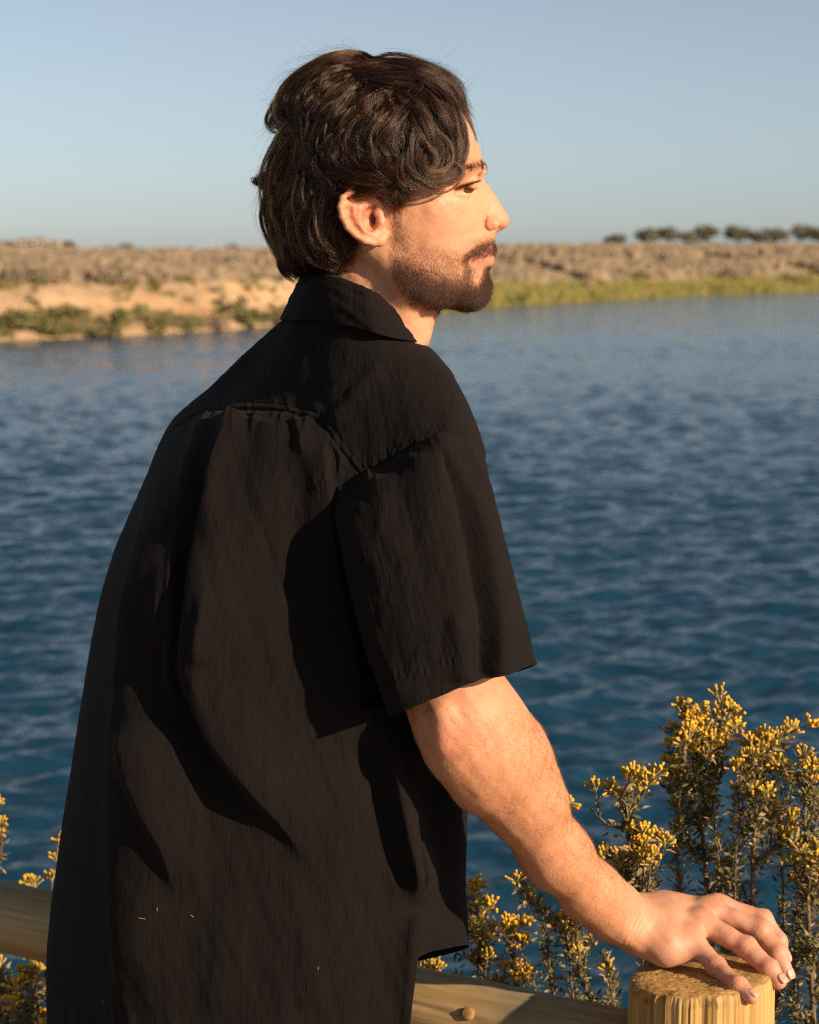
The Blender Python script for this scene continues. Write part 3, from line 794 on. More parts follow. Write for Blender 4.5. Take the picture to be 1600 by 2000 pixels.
# brow ridge, cheekbone, eye
g_.chain([H(884, 337, 49), H(908, 329, 42.5), H(932, 329, 24)], [0.0055, 0.006, 0.006], 0.012)
g_.chain([H(845, 400, 55), H(888, 394, 45)], [0.008, 0.007], 0.010)
eyec = H(908, 361, 32) + np.array([0, 0, 0])
g_.chain([H(915, 349, 37.5), H(929, 352, 26)], [0.003, .003], 0.012, 'sub')      # hollow under the brow
g_.ell(H(909, 361, 33.5), (0.0134, 0.0134, 0.0118), 0.007)
g_.chain([H(893, 354, 47), H(910, 350, 44), H(925, 350, 35)], [0.0008, .0009, .0008], 0.0035, 'sub')   # lid crease
g_.chain([H(889, 368.5, 49.5), H(900, 365, 47.0), H(911, 361, 44.5), (H(923, 357.5, 36.5))], [0.0003, .0005, .0007, .0005], 0.0011, 'sub')   # slit
g_.chain([H(893, 378, 50), H(910, 376, 44), H(926, 371, 33)], [0.0015, .0016, .0012], 0.008, 'sub')
# nose: wing, groove, nostril
g_.ell(H(958, 438, 15.0), (0.0088, 0.0042, 0.0066), 0.005)
g_.chain([H(950, 423, 17.5), H(944, 434, 20.5), H(946, 447, 20.5), H(953, 452, 18)], [0.0006, .0010, .0012, .0006], 0.0045, 'sub')
g_.chain([H(960, 447, 14.5), H(968, 446.5, 11.5), H(978, 447, 8)], [0.0020, 0.0026, 0.0014], 0.002, 'sub')
# lips
g_.chain([H(956, 507, 0), H(950, 508, 11), H(936, 510.5, 21), H(918, 512.5, 29)], [0.0046, 0.0043, 0.0030, 0.0013], 0.005)
g_.chain([H(960, 488, 0), H(953, 491, 11), H(937, 499, 21), H(918, 508, 28)], [0.0044, 0.0040, 0.0030, 0.0013], 0.005)
g_.chain([H(966, 496, 0), H(958, 497.5, 11), H(941, 503, 22.5), H(920, 510, 31)], [0.0009, 0.0009, 0.0009, 0.0008], 0.002, 'sub')
# jaw corner
g_.chain([H(775, 522, 50.5), H(800, 556, 44), H(850, 578, 33)], [0.007, 0.008, 0.008], 0.02)
# ----- ear
def EP(px, py, o=0.0): return H(px, py, o)
rim = [(749, 412, 73), (741, 398, 76), (726, 382, 81), (704, 373, 87), (684, 375, 92), (670, 386, 95), (665, 404, 96), (669, 424, 95), (679, 444, 92), (694, 459, 88), (712, 470, 85), (728, 475, 82)]
for a, b_ in zip(rim[3:-1], rim[4:]):
    g_.cone(EP(*a), EP(*b_), 0.0031, 0.0031, 0.002)
g_.chain([EP(*a) for a in rim[:4]], [0.0022, 0.0026, 0.003, 0.0031], 0.003)
# plate behind the rim
pl = [(735, 405, 73, .0055), (715, 395, 78, .0055), (697, 398, 84, .0055), (686, 412, 87, .0045), (690, 432, 85, .0045), (705, 448, 82, .0045), (722, 458, 79, .005), (716, 425, 76, .0055), (735, 440, 73, .006), (676, 402, 92, .0045), (677, 424, 91, .0045), (688, 444, 88, .0045), (702, 458, 84, .0045)]
for i in range(len(pl)):
    for j in range(i + 1, len(pl)):
        a, b_ = pl[i], pl[j]
        if math.hypot(a[0] - b_[0], a[1] - b_[1]) < 34: g_.cone(EP(a[0], a[1], a[2] - 1.5), EP(b_[0], b_[1], b_[2] - 1.5), a[3] * .72, b_[3] * .72, 0.005)
g_.chain([EP(722, 460, 78), EP(741, 470, 76), EP(748, 462, 73)], [0.0062, 0.0052, 0.005], 0.005)   # lobe
g_.cone(EP(690, 385, 89), EP(684, 402, 88), .003, .003, .004)
# antihelix fold, its two legs
g_.chain([EP(712, 392, 82), EP(703, 408, 85), EP(700, 425, 85.5), EP(706, 441, 84), EP(718, 452, 82), EP(731, 453, 80)], [0.0024, .0030, .0033, .0032, .0030, .0026], 0.004)
g_.chain([EP(728, 394, 79), EP(712, 402, 82)], [.002, .0026], .004)
g_.chain([EP(732, 402, 76), EP(722, 412, 78)], [.0016, .0022], .003, 'sub')
# bowl and canal
g_.ell(EP(723, 431, 82.0), (0.0082, 0.0072, 0.0105), 0.004, 'sub')
g_.ell(EP(733, 428, 74.0), (0.0045, 0.012, 0.006), 0.004, 'sub')
g_.chain([EP(688, 395, 94), EP(682, 410, 94), EP(684, 428, 93), EP(693, 444, 90), EP(705, 456, 88)], [.0022, .0026, .0026, .0022, .0016], 0.003, 'sub')
g_.ell(EP(700, 387, 91), (0.006, 0.0050, 0.0035), 0.004, 'sub')
g_.chain([EP(742, 420, 76), EP(744, 433, 76.5), EP(741, 444, 76.5)], [.0036, .0040, .0034], 0.004)       # tragus
g_.chain([EP(741, 405, 75), EP(734, 418, 77)], [.0022, .002], .003)                     # root of the rim
F_full = np.concatenate([g_.F[:, :2:-1, :], g_.F[:, 3:, :]], 1) if False else None
# mirror: the axis sits half way between samples 2 and 3
Fp = g_.F[:, 3:, :]
Ff = np.concatenate([Fp[:, ::-1, :], Fp], 1)
lo = np.array([g_.lo[0], -g_.ax[1][3] - vh * (Fp.shape[1] - 1), g_.lo[2]])
Vh, Qh = surfnet(Ff, lo, vh)
Vh = relax(Vh, Qh, 2, 0.5)
Nh = vnormals(Vh, Qh)
Vh_px = to_px(l2w(np.stack([Vh[:, 0], np.abs(Vh[:, 1]), Vh[:, 2]], -1)))
def soft_spot(PX, cx_, cy_, rx, ry):
    return np.exp(-(((PX[:, 0] - cx_) / rx) ** 2 + ((PX[:, 1] - cy_) / ry) ** 2))
base = np.array([0.61, 0.295, 0.165])
Ch = np.ones((len(Vh), 3)) * base
def tint(C, m, c, a=1.0):
    m = np.clip(m * a, 0, 1)[:, None]; return C * (1 - m) + np.array(c) * m
Ch = tint(Ch, soft_spot(Vh_px, 975, 425, 26, 22), (0.60, 0.25, 0.15), .7)
Ch = tint(Ch, soft_spot(Vh_px, 880, 415, 45, 28), (0.66, 0.33, 0.19), .7)
Ch = tint(Ch, soft_spot(Vh_px, 935, 290, 40, 50), (0.60, 0.29, 0.155), .6)
ear = (soft_spot(Vh_px, 700, 425, 40, 60) * (np.abs(Vh[:, 1]) > .0745)); Ch = tint(Ch, ear, (0.58, 0.23, 0.13), 1.1)
lipd, _, _ = seg_dist([(963, 510), (950, 510), (936, 511), (918, 512)], Vh_px)
lipd2, _, _ = seg_dist([(966, 490), (955, 492), (937, 500), (920, 509)], Vh_px)
lw = np.clip(1.3 - np.minimum(lipd / 6.5, lipd2 / 4), 0, 1) * (Vh_px[:, 0] > 912) * (np.abs(Vh[:, 1]) < .034)
Ch = tint(Ch, lw, (0.52, 0.19, 0.14), .8)
Ch = tint(Ch, np.clip(1.25 - seg_dist([(880, 339), (895, 332), (913, 328), (930, 328), (943, 328)], Vh_px)[0] / 4.5, 0, 1) * (np.abs(Vh[:, 1]) > .006), (0.12, 0.06, 0.035), .55)
slit, _, _ = seg_dist([(889, 368.5), (900, 365), (911, 361), (924, 357)], Vh_px)
Ch = tint(Ch, np.exp(-(slit / 4) ** 2), (0.16, 0.07, 0.045), .8)
# skin darkened by the roots of the beard and by stubble
beard_poly = [(768, 405), (786, 420), (800, 445), (812, 468), (850, 480), (880, 487), (905, 486), (915, 478), (930, 462), (955, 456), (985, 458), (990, 500), (985, 620), (900, 630), (840, 600), (800, 590), (770, 545), (758, 500), (756, 450)]
BP = np.array(beard_poly, float)
def poly_depth(poly, PX):
    d, _, _ = seg_dist(list(poly) + [poly[0]], PX); i = inside(poly, PX[:, 0], PX[:, 1]); return np.where(i, d, -d)
bd = poly_depth(beard_poly, Vh_px)
def beard_density(PX):
    """0..1, how thick the beard grows at a photo position on the near side of the face"""
    d = poly_depth(beard_poly, PX)
    w = np.clip((d + 4) / 16, 0, 1)
    chin, _, _ = seg_dist([(775, 520), (800, 548), (850, 572), (900, 580), (950, 575), (962, 545)], PX)
    t_ = 0.42 + 0.58 * np.clip(1.35 - chin / 42, 0, 1)
    side = np.clip((PX[:, 1] - 470) / 60, 0, 1)
    t_ *= 0.65 + 0.35 * side
    sb, _, _ = seg_dist([(768, 400), (777, 445), (778, 500), (790, 540)], PX)
    t_ = np.maximum(t_, .62 * np.clip(1.5 - sb / 16, 0, 1))
    m1, _, _ = seg_dist([(976, 476), (957, 478), (938, 488), (922, 503)], PX)
    t_ = np.maximum(t_, 1.0 * np.clip(1.5 - m1 / 12, 0, 1))
    m2, _, _ = seg_dist([(917, 505), (914, 530), (908, 560)], PX)
    t_ = np.maximum(t_, .95 * np.clip(1.4 - m2 / 12, 0, 1))
    m3, _, _ = seg_dist([(965, 526), (958, 545)], PX)
    t_ = np.maximum(t_, .9 * np.clip(1.4 - m3 / 10, 0, 1))
    bare, _, _ = seg_dist([(938, 522), (930, 545)], PX); t_ *= np.clip(bare / 14 - .15, 0.12, 1)
    lipz = np.minimum(seg_dist([(968, 509), (950, 510), (936, 510), (924, 511)], PX)[0] / 9.5, seg_dist([(972, 498), (955, 500), (937, 505), (924, 510)], PX)[0] / 2.5)
    t_ *= (lipz > 1)
    t_ *= np.where((PX[:, 1] < 455) & (PX[:, 0] > 900), 0, 1)
    return w * t_
bdens = beard_density(Vh_px) * (Vh[:, 2] > -.19)
Ch = tint(Ch, bdens, (0.13, 0.068, 0.042), .68)
scalp = inside([(540, 130), (700, 130), (840, 165), (868, 205), (850, 250), (830, 330), (795, 380), (770, 400), (752, 375), (680, 370), (700, 480), (660, 535), (560, 545), (500, 350)], Vh_px[:, 0], Vh_px[:, 1]) & (np.abs(Vh[:, 1]) < .083)
Ch[scalp & (Vh_px[:, 1] < 540) & ~(ear > .5)] = (0.05, 0.03, 0.02)
Vh += Nh * (0.00025 * fbm(Vh, 0.02, 2, 3))[:, None]
Vw_head = l2w(Vh)

# ----- arm and hand
va = 0.00125
ga = Grid((-0.03, 1.86, 0.66), (0.42, 2.20, 1.36), va)
def A_(px, py, Y): return at(px, py, Y)
arm = [(850, 1150, 1.975, .050), (872, 1300, 1.965, .0475), (895, 1392, 1.962, .0440), (925, 1440, 1.965, .0430), (960, 1490, 1.972, .0420), (1012, 1560, 1.996, .0365), (1085, 1668, 2.030, .0328), (1155, 1744, 2.062, .0290), (1200, 1782, 2.080, .0272), (1240, 1806, 2.096, .0268)]
ga.chain([A_(*a[:3]) for a in arm], [a[3] for a in arm], 0.02)
ga.chain([A_(870, 1412, 1.940), A_(894, 1468, 1.944), A_(934, 1538, 1.962)], [.015, .019, .018], .026)       # elbow and ulnar edge
ga.chain([A_(862, 1395, 1.915), A_(868, 1450, 1.918)], [.006, .006], .016)
ga.chain([A_(965, 1395, 1.970), A_(1008, 1470, 1.985), A_(1060, 1560, 2.0)], [.024, .024, .018], .03)      # brachioradialis
ga.ell(A_(1222, 1822, 2.060), (.011, .009, .010), .014)
# palm block
MCP = {'l': (1349, 1831, 2.078), 'r': (1370, 1802, 2.098), 'm': (1388, 1779, 2.120), 'i': (1403, 1771, 2.138)}
for kx, r0, r1 in (('l', .0150, .0096), ('r', .0160, .0103), ('m', .0160, .0107), ('i', .0160, .0107)):
    m_ = MCP[kx]; off = {'l': 0.018, 'r': .006, 'm': -.006, 'i': -.016}[kx]
    ga.chain([A_(1250, 1802 + {'l': 14, 'r': 3, 'm': -8, 'i': -16}[kx], 2.100 - off), A_(1300, (1802 + m_[1]) / 2 + {'l': 8, 'r': -1, 'm': -6, 'i': -13}[kx], (2.100 - off + m_[2]) / 2), A_(m_[0], m_[1] + 4, m_[2])], [r0 + .006, r0 + .0005, r1], .012)
ga.chain([A_(1262, 1836, 2.080), A_(1302, 1853, 2.070), A_(1340, 1853, 2.072)], [.0145, .0138, .0118], .020)     # heel of the hand
ga.chain([A_(1262, 1815, 2.122), A_(1310, 1835, 2.148), A_(1350, 1856, 2.156)], [.018, .016, .010], .014)      # thumb ball
ga.chain([A_(1350, 1856, 2.156), A_(1392, 1872, 2.160), A_(1425, 1884, 2.158)], [.0105, .0095, .0078], .006)     # thumb
FING = {'l': [MCP['l'], (1400, 1889, 2.048), (1441, 1925, 2.010), (1468, 1947, 1.996)],
        'r': [MCP['r'], (1457, 1850, 2.072), (1502, 1893, 2.050), (1522, 1917, 2.040)],
        'm': [MCP['m'], (1486, 1817, 2.100), (1520, 1863, 2.082), (1535, 1902, 2.074)],
        'i': [MCP['i'], (1489, 1797, 2.128), (1519, 1839, 2.114), (1530, 1869, 2.106)]}
FR = {'l': (.0115, .0097, .0088, .0073), 'r': (.0126, .0107, .0097, .0081), 'm': (.0127, .0109, .0098, .0081), 'i': (.0124, .0106, .0094, .0076)}
# fingers are grown apart in fields of their own so that neighbours stay separate
o0 = np.floor((np.array([0.20, 1.93, 0.68]) - ga.lo) / va).astype(int)
slo = ga.lo + va * o0
FF = None; finger_pts = {}
for kx in 'lrmi':
    sub = Grid(slo, np.minimum(slo + np.array([0.215, 0.24, 0.24]), ga.lo + va * (ga.n - 2)), va)
    pts = [A_(*p) for p in FING[kx]]; r = FR[kx]; finger_pts[kx] = pts
    sub.chain(pts, [r[0] * .98, r[1], r[2], r[3]], .004)
    for p_, q_ in ((1, 1.0), (2, .99)): sub.ell(pts[p_], (r[p_] * q_,) * 3, .006)
    sub.ell(pts[0] + np.array([0.000, -0.001, 0.0018]), (r[0] * .95, r[0] * .95, r[0] * .85), .010)
    FF = sub.F if FF is None else smin(FF, sub.F, 0.0012)
sl = tuple(slice(o0[i], o0[i] + FF.shape[i]) for i in range(3))
ga.F[sl] = smin(ga.F[sl], FF, 0.009)
# hollows between the knuckles and finger tendons on the back of the hand, wrist creases
for a, b_ in (('l', 'r'), ('r', 'm'), ('m', 'i')):
    pa, pb = finger_pts[a][0], finger_pts[b_][0]; mid = (pa + pb) / 2 + np.array([-.004, -.002, .0125])
    wr_ = A_(1290, 1785, 2.10) + np.array([0, 0, .01])
    ga.cone(pa + np.array([-.006, 0, -.002]), pb + np.array([-.006, 0, -.002]), .0098, .0098, .010)
Va, Qa = surfnet(ga.F, ga.lo, va)
Va = relax(Va, Qa, 2, 0.5)
Na = vnormals(Va, Qa)
Pa = to_px(Va)
Ca = np.ones((len(Va), 3)) * np.array([0.545, 0.248, 0.130])
Ca = tint(Ca, np.clip((Pa[:, 0] - 1230) / 60, 0, 1), (0.55, 0.27, 0.165), .9)
for kx in 'lrmi':
    for j, rr_ in ((0, 15), (1, 12), (2, 10)):
        q = to_px(finger_pts[kx][j][None])[0]; Ca = tint(Ca, soft_spot(Pa, q[0] - 2, q[1] - 6, rr_, rr_), (0.56, 0.22, 0.135), .7)
    q = to_px(finger_pts[kx][3][None])[0]; Ca = tint(Ca, soft_spot(Pa, q[0], q[1], 16, 16), (0.64, 0.29, 0.19), .7)
Ca = tint(Ca, soft_spot(Pa, 868, 1450, 34, 40), (0.58, 0.22, 0.13), .7)
Ca *= (1 + 0.03 * fbm(Va, .018, 3, 6))[:, None]; Ch *= (1 + 0.025 * fbm(Vh, .02, 3, 16))[:, None]
ridge = fbm(Va * np.array([1, 1, 1]), 0.0045, 2, 14)
Va += Na * (0.00004 * ridge + 0.0007 * fbm(Va, .04, 2, 15))[:, None]
for dx, am in ((0, .0013), (8, .0011), (16, .0007), (-12, .0005)):
    dq, _, aq = seg_dist([(1222 + dx, 1856), (1234 + dx, 1828), (1248 + dx, 1800), (1262 + dx, 1772)], Pa)
    Va -= Na * (am * np.exp(-(dq / 3.0) ** 2) * np.sin(np.pi * np.clip(aq, 0.02, .98)))[:, None]
# joint creases across the fingers
for kx in 'lrmi':
    pts = finger_pts[kx]
    for j in (1, 2):
        ax_ = pts[min(j + 1, 3)] - pts[j - 1]; ax_ /= np.linalg.norm(ax_)
        s_ = (Va - pts[j]) @ ax_; rad_ = np.linalg.norm(Va - pts[j], axis=1); m_ = rad_ < .0155
        for o_ in (-.0026, 0.0, .0024):
            Va -= Na * (m_ * 0.00042 * np.exp(-((s_ - o_) / .0005) ** 2))[:, None]
        Va += Na * (m_ * 0.0004 * np.exp(-(s_ / .004) ** 2))[:, None]

# ----- trunk and legs under the clothes (coarse)
vt = 0.011
gt = Grid((-0.42, 1.80, -0.02), (0.42, 2.50, 1.46), vt)
def sh(px, py, Y): return at(px, py, Y)
gt.F[:] = 0.06
hip = np.array([-0.16, 2.13, 0.86]); chest = at(600, 1050, 2.13); base_neck = at(690, 690, 2.12)
gt.chain([base_neck, chest, hip], [.062, .085, .09], .06, flat=((.75, -.66, 0), 1.15))
gt.cone(at(480, 900, 2.22), at(830, 920, 2.04), .045, .05, .05)
gt.chain([at(830, 900, 2.02), at(850, 1150, 1.98)], [.052, .048], .03)
gt.chain([at(430, 930, 2.24), at(330, 1250, 2.26), at(420, 1650, 2.31)], [.05, .04, .033], .03)
for sx, sy in ((-.24, 2.21), (-.10, 2.10)):
    gt.chain([(sx, sy, .84), (sx + .01, sy, .48), (sx, sy + .02, .09)], [.085, .055, .04], .03)
    gt.chain([(sx, sy + .0, .04), (sx + .10, sy + .13, .03)], [.04, .03], .02)
Vt, Qt = surfnet(gt.F, gt.lo, vt); Vt = relax(Vt, Qt, 1)
Ct = np.ones((len(Vt), 3)) * base
# skin material: the colours live in the vertices
m_skin, t, b = new_mat('skin')
geo = nd(t, 'ShaderNodeNewGeometry')
def pmap(s_):
    mp = t.nodes.new('ShaderNodeMapping'); mp.inputs['Scale'].default_value = (s_, s_, s_); t.links.new(geo.outputs['Position'], mp.inputs[0]); return mp.outputs[0]
vo = nd(t, 'ShaderNodeTexVoronoi'); vo.inputs['Scale'].default_value = 900; t.links.new(geo.outputs['Position'], vo.inputs['Vector'])
fn = noise(t, pmap(1), 420, 3, 0.6); fm = noise(t, pmap(1), 70, 4, 0.6)
rm = ramp(t, [(0.3, (0.96, 0.94, 0.93)), (0.7, (1.03, 1.04, 1.05))], fm)
cm = mixc(t, 1.0, attr(t, 'Col'), rm.outputs[0], 'MULTIPLY')
t.links.new(cm, b.inputs['Base Color'])
b.inputs['Roughness'].default_value = 0.50; b.inputs['Specular IOR Level'].default_value = 0.38
b.inputs['Subsurface Weight'].default_value = 0.22; b.inputs['Subsurface Radius'].default_value = (1.0, 0.35, 0.18); b.inputs['Subsurface Scale'].default_value = 0.006
b1 = bump(t, None, fn, 0.35, 0.0006); bump(t, b, vo.outputs['Distance'], 0.25, 0.0005, b1)
oh = len(Vh); oa = oh + len(Va)
mesh_obj('body', np.concatenate([Vw_head, Va, Vt]), np.concatenate([Qh[:, ::-1], Qa + oh, Qt + oa]), m_skin, person, colors={'Col': np.concatenate([Ch, Ca, Ct])})

# fingernails and eyes
m_nail, t, b = new_mat('fingernail'); b.inputs['Base Color'].default_value = (0.60, 0.33, 0.235, 1); b.inputs['Roughness'].default_value = 0.45
b.inputs['Subsurface Weight'].default_value = .1; b.inputs['Subsurface Scale'].default_value = .003
for kx in 'lrmi':
    pts = finger_pts[kx]; d_ = pts[3] - pts[2]; d_ /= np.linalg.norm(d_)
    n_ = np.array([0.30, -0.25, 0.9]); n_ -= (n_ @ d_) * d_; n_ /= np.linalg.norm(n_); s_ = np.cross(d_, n_)
    r_t = FR[kx][3]; c_ = pts[3] + d_ * .0010
    V = []; NU, NV = 9, 11
    for i in range(NU):
        for j in range(NV):
            v_ = (i / (NU - 1) - .42) * .0108; a_ = (j / (NV - 1) - .5) * 1.5 * (1 - .25 * (abs(i - 4) / 4) ** 3)
            rq = r_t + .0007 - max(0, v_ - .003) * .5
            V.append(c_ + d_ * v_ + rq * (math.cos(a_) * n_ + math.sin(a_) * s_))
    o = mesh_obj('fingernail', V, [tuple(q) for q in grid_faces(NU, NV)], m_nail, person)
    sm = o.modifiers.new('thick', 'SOLIDIFY'); sm.thickness = .0006; sm.offset = 0
m_eye, t, b = new_mat('eye'); b.inputs['Roughness'].default_value = 0.08
g0 = nd(t, 'ShaderNodeTexCoord'); sx_ = nd(t, 'ShaderNodeSeparateXYZ'); t.links.new(g0.outputs['Object'], sx_.inputs[0])
r_ = ramp(t, [(0.40, (0.24, 0.16, 0.13)), (0.50, (0.10, 0.05, 0.025)), (0.955, (0.10, 0.05, 0.025)), (0.965, (0.005, 0.005, 0.005))])
mr = nd(t, 'ShaderNodeMapRange'); mr.inputs['From Min'].default_value = -0.0115; mr.inputs['From Max'].default_value = 0.0115
t.links.new(sx_.outputs[0], mr.inputs['Value']); t.links.new(mr.outputs[0], r_.inputs[0]); t.links.new(r_.outputs[0], b.inputs['Base Color'])
for sgn in (1, -1):
    V = []; Fc = []
    for i in range(17):
        for j in range(24):
            a_ = math.pi * i / 16; q_ = 2 * math.pi * j / 24
            V.append((0.0110 * math.sin(a_) * math.cos(q_), 0.0110 * math.sin(a_) * math.sin(q_), 0.0110 * math.cos(a_)))
    o = mesh_obj('eye', V, [tuple(q) for q in grid_faces(17, 24, True)], m_eye, person)
    c_ = H(909, 361, 33.5) - np.array([0.0006, 0.0015, 0]); c_[1] *= sgn
    o.location = l2w(c_); o.rotation_euler = (0, R(4), YAW)
# ------------------------------------------------------------------ the shirt
def net(rows, nr, nc, closed=False, even=True):
    C = np.array([[at(*p) for p in r] for r in rows])         # R x K x 3
    K = C.shape[1]
    if closed:
        C = np.concatenate([C[:, -2:], C, C[:, :3]], 1)
    tr = np.linspace(0, len(rows) - 1, nr)
    A = catmull(C, tr)                                          # nr x K x 3
    if closed: tc_ = np.linspace(2, 2 + K, nc, endpoint=False)
    else: tc_ = np.linspace(0, K - 1, nc)
    B = catmull(np.transpose(A, (1, 0, 2)), tc_)
    return np.transpose(B, (1, 0, 2))
def soften(Wt, it=1, closed=False):
    for _ in range(it):
        B = Wt.copy()
        B[1:-1] = .25 * Wt[:-2] + .5 * Wt[1:-1] + .25 * Wt[2:]
        if closed: B = .25 * np.roll(B, 1, 1) + .5 * B + .25 * np.roll(B, -1, 1)
        else: B[:, 1:-1] = .25 * B[:, :-2] + .5 * B[:, 1:-1] + .25 * B[:, 2:]
        Wt = B
    return Wt
def gnormals(Pg, closed=False):
    du = np.gradient(Pg, axis=0)
    dv_ = (np.roll(Pg, -1, 1) - np.roll(Pg, 1, 1)) if closed else np.gradient(Pg, axis=1)
    n = np.cross(du, dv_); return n / (np.linalg.norm(n, axis=2, keepdims=True) + 1e-12)
def fold(PX, line, A, wl, wr, fade=.12, fade_end=None):
    """height of one fold: a crest along a line drawn downwards, wl px wide on its left, wr px on its right"""
    L_ = arc_resample(np.array(line, float), 22 if len(line) > 3 else 7)
    mg = 2.5 * max(wl, wr) + 70
    sel = (PX[:, 0] > L_[:, 0].min() - mg) & (PX[:, 0] < L_[:, 0].max() + mg) & (PX[:, 1] > L_[:, 1].min() - mg) & (PX[:, 1] < L_[:, 1].max() + mg)
    res = np.zeros(len(PX)); PX = PX[sel]
    d, sd_, arc = seg_dist([tuple(q) for q in L_], PX)
    s = -sd_ * d
    w = np.where(s < 0, wl, wr)
    h = 1 / (1 + (np.abs(s) / w) ** 2.2)
    e1 = fade_end if fade_end is not None else fade
    env = np.clip(arc / fade, 0, 1) * np.clip((1 - arc) / e1, 0, 1)
    end = np.exp(-np.maximum(d - 2.5 * w, 0) / 20)
    res[sel] = A / 1000 * h * (env * env * (3 - 2 * env)) * end
    return res

m_shirt, t, b = new_mat('black_cotton')
uvn = nd(t, 'ShaderNodeUVMap'); uvn.uv_map = 'UVMap'
def um(s_):
    mp = t.nodes.new('ShaderNodeMapping'); mp.inputs['Scale'].default_value = s_; t.links.new(uvn.outputs[0], mp.inputs[0]); return mp.outputs[0]
crk = noise(t, um((230, 9, 1)), 1.0, 3, 0.55, 0.3)       # crinkle stripes down the cloth (uv in metres)
crf = noise(t, um((700, 90, 1)), 1.0, 3, 0.7, 0.3)
wv = noise(t, um((1500, 1500, 1)), 1.0, 2, 0.6)
r_ = ramp(t, [(0.25, (0.0056, 0.0041, 0.0038)), (0.75, (0.0112, 0.0080, 0.0072))], crf)
r2_ = ramp(t, [(0.3, (0.75, .75, .75)), (0.7, (1.2, 1.2, 1.2))], wv)
t.links.new(mixc(t, 1.0, r_.outputs[0], r2_.outputs[0], 'MULTIPLY'), b.inputs['Base Color'])
b.inputs['Roughness'].default_value = 0.92; b.inputs['Specular IOR Level'].default_value = 0.12
b.inputs['Sheen Weight'].default_value = 0.022; b.inputs['Sheen Roughness'].default_value = 0.45; b.inputs['Sheen Tint'].default_value = (1, .85, .75, 1)
b1 = bump(t, None, crk, 0.5, 0.0020); b2 = bump(t, None, crf, 0.6, 0.0011, b1); bump(t, b, wv, 0.35, 0.0004, b2)

rows = [
 [(750,652,2.040),(814,664,2.085),(800,665,2.15),(700,655,2.19),(563,624,2.155),(575,624,2.10),(620,621,2.062),(690,632,2.038),(750,652,2.040)],
 [(800,705,2.010),(852,690,2.060),(835,720,2.17),(640,720,2.27),(500,676,2.200),(520,690,2.13),(580,700,2.070),(690,712,2.022),(800,705,2.010)],
 [(850,790,1.965),(893,755,2.020),(880,800,2.17),(620,800,2.31),(425,752,2.235),(450,765,2.16),(530,775,2.080),(690,790,2.002),(850,790,1.965)],
 [(875,860,1.945),(929,850,1.995),(910,880,2.17),(600,880,2.33),(342,833,2.260),(380,842,2.105),(500,850,2.035),(690,870,1.985),(875,860,1.945)],
 [(860,1000,1.955),(947,960,2.020),(915,1000,2.18),(560,1000,2.35),(296,940,2.265),(335,960,2.062),(480,980,2.000),(680,1000,1.977),(860,1000,1.953)],
 [(840,1180,1.985),(950,1080,2.050),(900,1180,2.19),(520,1180,2.34),(226,1115,2.260),(275,1130,2.030),(450,1150,1.982),(660,1180,1.980),(835,1180,1.975)],
 [(790,1380,2.005),(922,1350,2.070),(880,1380,2.20),(490,1380,2.32),(186,1290,2.250),(245,1310,2.035),(430,1340,1.976),(640,1370,1.968),(805,1380,1.985)],
 [(768,1560,2.012),(904,1540,2.090),(860,1560,2.20),(460,1560,2.30),(152,1480,2.235),(236,1500,2.010),(420,1530,1.964),(640,1550,1.958),(812,1570,1.978)],
 [(775,1700,2.012),(902,1690,2.095),(850,1700,2.19),(440,1700,2.28),(118,1680,2.215),(232,1700,1.996),(410,1720,1.958),(640,1730,1.952),(822,1765,1.975)],
 [(765,1800,2.010),(903,1790,2.095),(850,1800,2.18),(430,1820,2.26),(97,1850,2.200),(230,1860,1.990),(400,1870,1.953),(640,1870,1.947),(813,1860,1.970)],
 [(745,1876,2.012),(907,1846,2.095),(850,1870,2.18),(430,1960,2.25),(97,2070,2.190),(230,2080,1.986),(400,2090,1.950),(630,2090,1.944),(788,2060,1.968)]]
NR, NC = 640, 560
S = net(rows, 200, 180); S = soften(S, 6)
gp0 = np.linalg.norm(S[:, 0] - S[:, -1], axis=1); wg = np.clip(1.6 - gp0 / .0025, 0, 1)[:, None, None]
band = np.concatenate([S[:, -26:-1], S[:, :26]], 1); b0 = band.copy()
for _ in range(60): band[:, 1:-1] = .25 * band[:, :-2] + .5 * band[:, 1:-1] + .25 * band[:, 2:]
band = b0 * (1 - wg) + band * wg
keep_end = S[:, -1].copy(); S[:, -26:-1] = band[:, :25]; S[:, :26] = band[:, 25:]
S[:, -1] = S[:, 0] * wg[:, 0] + keep_end * (1 - wg[:, 0])
S = catmull(S, np.linspace(0, 199, NR)); S = np.transpose(catmull(np.transpose(S, (1, 0, 2)), np.linspace(0, 179, NC)), (1, 0, 2))
N_ = gnormals(S)
ctr = at(620, 1200, 2.13)
if ((S - ctr) * N_).sum() < 0: N_ = -N_
gap = np.linalg.norm(S[:, 0] - S[:, -1], axis=1)
avn = N_[:, 0] + N_[:, -1]; avn /= np.linalg.norm(avn, axis=1, keepdims=True)
for c_ in range(12):
    wq = ((1 - c_ / 12) * (gap < .004))[:, None]
    for q in (c_, NC - 1 - c_):
        N_[:, q] = N_[:, q] * (1 - wq) + avn * wq
PX = to_px(S.reshape(-1, 3))
face = np.clip(-(N_.reshape(-1, 3) @ FWD) * 2.5 + 0.25, 0, 1)
